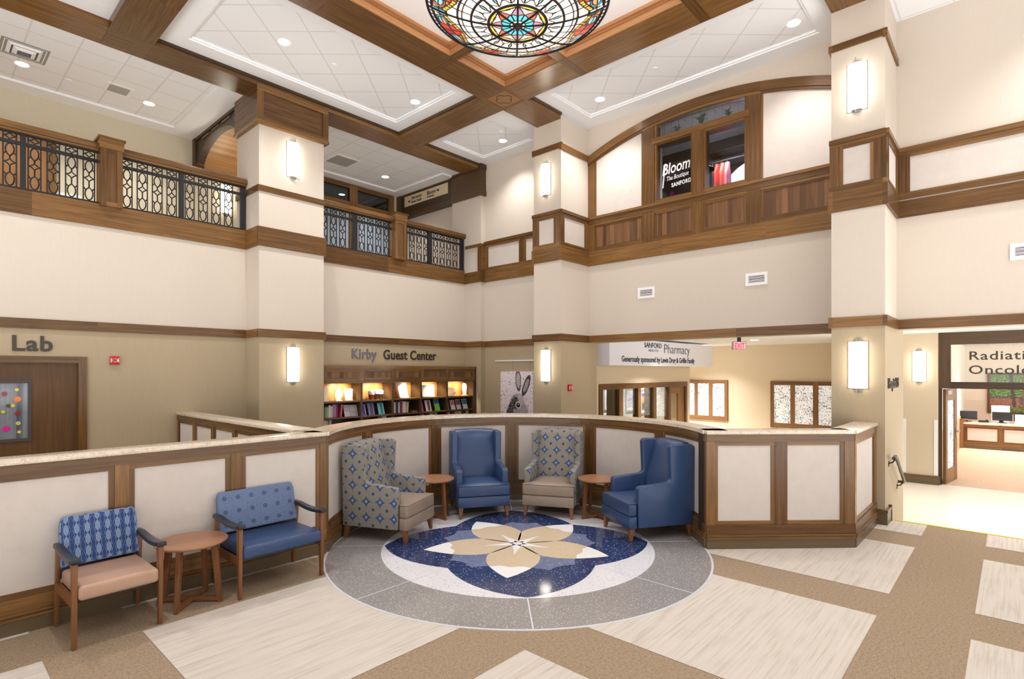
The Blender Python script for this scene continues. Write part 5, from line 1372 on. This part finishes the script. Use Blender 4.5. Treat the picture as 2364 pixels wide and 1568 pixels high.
# ================================================================== furniture
def wing_chair(name_label, up, seat, loc, rot):
    t = thing('wing_chair', name_label, 'armchair', loc, rot, 'wing chairs round the terrazzo flower')
    for s in (-1, 1):
        x0, x1 = (.285, .375) if s > 0 else (-.375, -.285)
        prof = [(.43, .155), (.45, 1.12), (.40, 1.145), (.13, 1.15), (.105, 1.12), (.125, .72), (.08, .69), (-.31, .655), (-.335, .63), (-.33, .155)]
        b = MB(); b.prism(prof[::-1], x0, x1, 'x', g=None)
        b.build('side_panel', M[up], t, bevel=.016, seg=3)
    prof = []
    for z, y in ((.40, .13), (.46, .12), (.60, .14), (.75, .175), (.9, .215), (1.03, .25), (1.11, .285), (1.155, .34), (1.16, .40), (1.13, .44)): prof.append((y, z))
    prof += [(.435, .9), (.43, .40)]
    b = MB(); n = 10
    bb = len(b.v); N = len(prof)
    for i in range(n+1):
        u = -1+2*i/n; cr = .035*(1-u*u)
        for k, (y, z) in enumerate(prof): b.v.append((u*.29, y-(cr if k < 8 else 0)*1.0, z+(cr*.35 if 6 <= k <= 9 else 0)))
    acc = [0]
    for k in range(N-1): acc.append(acc[-1]+math.dist(prof[k], prof[k+1]))
    for i in range(n):
        for k in range(N):
            k2 = (k+1) % N; q = [bb+i*N+k, bb+(i+1)*N+k, bb+(i+1)*N+k2, bb+i*N+k2]; a1 = acc[k2] if k2 else acc[-1]+.3
            x0 = -.29+.58*i/n; x1 = -.29+.58*(i+1)/n; b.face(q, [(x0+.095, acc[k]), (x1+.095, acc[k]), (x1+.095, a1), (x0+.095, a1)])
    b.face([bb+k for k in range(N)], [(y, z) for y, z in prof]); b.face([bb+n*N+k for k in range(N)][::-1], [(y, z) for y, z in prof[::-1]])
    b.build('backrest', M[up], t, smooth=True, ang=50)
    tp = [(-.285, .25), (-.285, -.335), (-.365, -.345), (-.37, -.455), (.37, -.455), (.365, -.345), (.285, -.335), (.285, .25)]
    b = MB(); b.prism([(x, y) for x, y in tp][::1], .155, .30, 'z'); b.build('seat_base', M[seat], t, bevel=.012, seg=2)
    # crowned T cushion
    b = MB(); nx, ny = 14, 14
    def top(u, v):
        y = -.455+.70*v; w = .37 if y < -.34 else .287; x = (-1+2*u)*w
        return (x, y, .455+.04*(1-(2*u-1)**4)*(1-(2*v-1)**4))
    b.prism(tp, .302, .455, 'z'); cu = b.build('seat_cushion', M[seat], t, bevel=.022, seg=3)
    b = MB(); b.grid(top, nx, ny, 0, lambda u, v: (u, v)); b.build('cushion_crown', M[seat], cu, smooth=True)
    for s in (-1, 1):
        for f in (-1, 1):
            x, y = s*.325, (-.40 if f < 0 else .385); b = MB()
            P = []
            for z, r, o in ((0, .018, .02), (.16, .032, 0)):
                for yy in (-r, r):
                    for xx in (-r, r): P.append(Vector((x+xx+s*o*.5, y+yy+f*o, z)))
            b.hexa(P, 2); b.build('leg', M['furn'], t, bevel=.003, seg=1)
    return t
def at_front(fx, fy, rot):      # from the midpoint of the front legs to the chair's base point
    return (fx-.40*math.sin(rad(rot)), fy+.40*math.cos(rad(rot)), .012)
wing_chair('star patterned wing chair with taupe seat nearest the left low wall', 'star', 'taupe', at_front(4.28, 5.496, 24.6), rad(24.6))
wing_chair('blue vinyl wing chair facing the camera between the two side tables on the left', 'blue', 'blue', at_front(5.447, 5.499, -33), rad(-33))
wing_chair('star patterned wing chair with taupe seat facing the camera, right of the blue one', 'star', 'taupe', at_front(6.07, 4.836, -63.8), rad(-63.8))
wing_chair('blue vinyl wing chair turned side on at the right end of the curve', 'blue', 'blue', at_front(6.043, 3.682, -121), rad(-121))

def side_table(label, loc, rot=0):
    t = thing('side_table', label, 'table', loc, rot, 'round cherry side tables')
    r, h = .29, .55
    b = MB(); b.lathe([(0, h-.026), (r-.018, h-.026), (r-.004, h-.016), (r, h-.008), (r-.003, h), (0, h)], 48); b.build('table_top', M['ttop'], t, smooth=True, ang=30)
    for k in range(4):
        a = PI/4+k*PI/2; c, s = math.cos(a), math.sin(a); b = MB(); P = []
        for z, ri, ro, w in ((0, .225, .265, .015), (h-.03, .17, .225, .02)):
            for q in (-w, w):
                for rr_ in (ri, ro): P.append(Vector((c*rr_-s*q, s*rr_+c*q, z)))
        b.hexa(P, 2); b.build('leg', M['furn'], t, bevel=.003, seg=1)
    for k in range(2):
        a = PI/4+k*PI/2; A = Matrix.Rotation(a, 4, 'Z'); b = MB(); b.box(-.235, .235, -.013, .013, .012+.001*k, .045+.001*k, 'x', M=A); b.build('stretcher', M['furn'], t)
    return t
t1 = side_table('round cherry side table between the two guest chairs', (1.709, 5.43, .004))
dup(t1, (4.99, 6.04, .01), rad(45), 'round cherry side table left of the blue wing chair facing the camera')
dup(t1, (6.55, 4.32, .01), rad(20), 'round cherry side table beside the right-hand blue wing chair')

def guest_chair(label, w, back, seat, loc, rot):
    t = thing('guest_chair', label, 'chair', loc, rot, 'wood framed guest chairs along the low wall')
    h = w/2
    for s in (-1, 1):
        x = s*(h-.02)
        b = MB(); P = []
        for z, y0, y1, dx in ((0, -.315, -.278, .0145), (.63, -.325, -.268, .019)):
            for y in (y0, y1):
                for q in (-dx, dx): P.append(Vector((x+q, y, z)))
        b.hexa(P, 2); b.build('leg', M['furn'], t, bevel=.004, seg=2)
        b = MB(); P = []
        for z, y0, y1, dx in ((0, .27, .30, .0145), (.63, .19, .24, .017)):
            for y in (y0, y1):
                for q in (-dx, dx): P.append(Vector((x+q, y, z)))
        b.hexa(P, 2); b.build('leg', M['furn'], t, bevel=.004, seg=2)
        b = MB(); b.box(x-.012, x+.012, -.28, .23, .30, .37, 'y'); b.build('side_rail', M['furn'], t)
        b = MB(); n = 12; R = []
        for i in range(n+1):
            u = i/n; yy = -.35+.62*u; zz_ = .658-.02*math.sin(PI*min(1, u*1.25)); w0 = (.036-.012*abs(u-.15)) if u < .97 else .024
            R.append([(x-w0, yy, zz_-.02), (x+w0, yy, zz_-.02), (x+w0, yy, zz_+.018), (x-w0, yy, zz_+.018)])
        b.chain(R)
        b.build('armrest', M['armpad'], t, bevel=.008, seg=2)
    b = MB(); b.box(-h+.04, h-.04, -.345, .22, .355, .465); b.build('seat', M[seat], t, bevel=.028, seg=4)
    b = MB(); b.box(-h+.04, h-.04, -.26, .2, .32, .36, 'x'); b.box(-h+.03, h-.03, .2, .24, .40, .47); b.build('seat_rail', M['armpad'], t)
    A = Matrix.Translation((0, .20, .485)) @ Matrix.Rotation(rad(-13), 4, 'X')
    b = MB(); hw = h-.028; n = 10; prof = [(-hw, 0), (hw, 0), (hw-.005, .33), (hw-.025, .395), (-hw+.025, .395), (-hw+.005, .33)]
    b.prism([(p[0], p[1]) for p in prof], -.03, .03, 'y'); b.uv = [[(u[0], u[1]) for u in q] for q in b.uv]; b.v = [tuple(A @ Vector(v)) for v in b.v]
    b.build('backrest', M[back], t, bevel=.018, seg=3)
    return t
guest_chair('guest chair with blue wavy-diamond back and rose tan seat at the left', .60, 'helix', 'pink', (1.095, 5.44, .004), rad(2))
guest_chair('wider guest chair with blue-grey rosette back and blue seat', .84, 'swirl', 'blue', (2.41, 5.465, .004), rad(1))

# ================================================================== stained glass bowl light
dm = thing('bowl_chandelier', 'large lit stained glass bowl light hanging over the flower inlay', 'chandelier', (C[0], C[1], 6.18), YAW-PI/2)
RD, HD = 1.075, .255
def dz(r): return HD*(r*r*.8+.2*r**4)
def region(r, a):
    """stained glass layout: r 0..1, a angle"""
    a8 = (a+PI/8) % (PI/4)-PI/8                     # to nearest thick rib
    o8 = a % (PI/4)-PI/8                            # to nearest ornament axis
    if r < .05: return 0
    if r > .955: return 10+int(a/(2*PI)*96)
    if r < .085: return 200+int(((a) % (2*PI))/(PI/4))
    pet = .165+.03*math.cos(a8*8-PI)*-1 if False else .155+.035*abs(math.sin(4*a))
    if r < pet: return 300+int(a/(PI/8))
    if r < .312:
        st = .19+.11*(1-abs(a8)/(PI/8))**1.2
        if r < st: return 401 if (int((a+PI/8)/(PI/4)) % 2 == 0) else 402
        if r > .272+.035*(1-abs(o8)/(PI/8))*0+.03*(abs(o8)/(PI/8))**2: return 403
        return 404
    if r < .52:
        rr = (r-.44)/.045; q = (o8+PI/16 if o8 < 0 else o8-PI/16)*r/.016
        if rr*rr+q*q < 1: return 450
        if r < .38+.03*math.cos(8*a*2): return 455
        return 460+int(a/(PI/16))
    if r < .67: return 500+int(a/(PI/16))+(100 if r > .615 else 0)
    s = abs(o8)/(PI/8); h = (r-.67)/.285
    lo = .08+.55*max(0, s-.1)**1.6+(.25 if s > .86 else 0)
    sg = 0 if o8 < 0 else 50
    if s < .88 and h > lo:
        if h > .93: return 700+sg
        e = ((s-.5)/.2)**2+((h-.70)/.17)**2
        if e < 1: return 710+sg+(1 if h > .72 else 0)
        if e < 2.2 and s > .36: return 720+sg
        if h < lo+.17 and s > .12: return 730+sg+int(s*7)
        if s < .33: return 740+sg+(1 if h > .55 else 0)
        if s > .72: return 760+sg
        return 750+sg
    if s >= .88 and h > .45: return 770+sg+(1 if h > .72 else 0)
    return 800+int(a/(PI/16))+(100 if h > .4 else 0)
CREAM = (1.0, .90, .83)
def gcol(i):
    if i == 0: return (.02, .015, .01)
    if i < 200: return (.86, .74, .74)
    if i < 300: return (1, .88, .74)
    if i < 400: return (.13, .72, .86)
    if i == 401: return (.62, .30, .40)
    if i == 402: return (.70, .18, .10)
    if i == 403: return (.95, .66, .10)
    if i == 404: return CREAM
    if i == 450: return (.35, .62, .62)
    if i < 700: return CREAM
    j = i % 50; k = (i-700)//10 % 5
    if i < 800:
        q = (i-700) if i < 750 and i >= 700 else i-700
        base = i if i < 750 else i-50
        if 700 <= base < 710: return (.14, .42, .58)
        if 710 <= base < 720: return (.30, .62, .78)
        if 720 <= base < 730: return (.66, .20, .07)
        if 730 <= base < 740: return (.95, .60, .06)
        if 740 <= base < 750: return (.62, .06, .03) if base % 2 == 0 else (.40, .03, .03)
    if i < 700+100:
        return (.80, .32, .10)
    return CREAM
def gl2(r, a):
    i = region(r, a)
    if 750 <= i < 800:
        b_ = i
        if i in (750,): return (.80, .30, .10)
        if i == 760: return (.85, .36, .12)
        if i in (770, 771): return (.10, .36, .52)
        j = i-50
        if 700 <= j < 710: return (.10, .36, .52)
        if 710 <= j < 720: return (.30, .62, .78)
        if 720 <= j < 730: return (.66, .20, .07)
        if 730 <= j < 740: return (.95, .60, .06)
        if 740 <= j < 750: return (.62, .06, .03)
    if 800 <= i < 830:
        j = i-50
        if i == 800 or i == 810 or i == 820 or i == 821: pass
    return gcol(i)
NA, NR = 480, 132
b = MB(); cols = []
for j in range(NR+1):
    r = j/NR
    for i in range(NA):
        a = 2*PI*(i+.5)/NA; b.v.append((RD*r*math.cos(a), RD*r*math.sin(a), dz(r)))
        d = .0088; rid = region(r, a); da = d/max(r, .02)
        edge = any(region(min(1, max(0, r+dr)), (a+dda) % (2*PI)) != rid for dr, dda in ((d, 0), (-d, 0), (0, da), (0, -da)))
        cols.append((.02, .016, .014) if edge and r < .995 else gl2(r, a))
for j in range(NR):
    for i in range(NA):
        i2 = (i+1) % NA; q = [j*NA+i, j*NA+i2, (j+1)*NA+i2, (j+1)*NA+i]; b.face(q, [(0, 0)]*4)
b.col = cols
b.build('glass_bowl', M['artglass'], dm, smooth=True, fixn=False)
b = MB()
for k in range(8):
    a = k*PI/4; b.tube([(RD*r*math.cos(a), RD*r*math.sin(a), dz(r)-.004) for r in [.04+.96*i/12 for i in range(13)]], .0125, 6)
for r, w in ((.325, .016), (.515, .014), (.66, .007), (.95, .008)): b.tube([(RD*r*math.cos(2*PI*i/96), RD*r*math.sin(2*PI*i/96), dz(r)-.003) for i in range(96)], w, 6, True)
b.build('lead_ribs', M['black'], dm)
b = MB(); b.tube([(RD*math.cos(2*PI*i/128), RD*math.sin(2*PI*i/128), dz(1)) for i in range(128)], .018, 8, True); b.build('rim', M['black'], dm, smooth=True)
b = MB(); b.lathe([(0, -.05), (.02, -.045), (.03, -.03), (.055, -.015), (.06, 0), (0, .0)], 24); b.build('finial', M['black'], dm, smooth=True)
for k in range(4):
    a = k*PI/2; b = MB(); b.tube([(RD*.98*math.cos(a), RD*.98*math.sin(a), dz(1)), (.55*math.cos(a), .55*math.sin(a), 1.16)], .008, 6); b.build('hanging_rod', M['black'], dm)
lamp('bowl_lamp', 'POINT', (0, 0, .42), 70, (1, .86, .72), parent=dm, shadow_soft_size=.35)
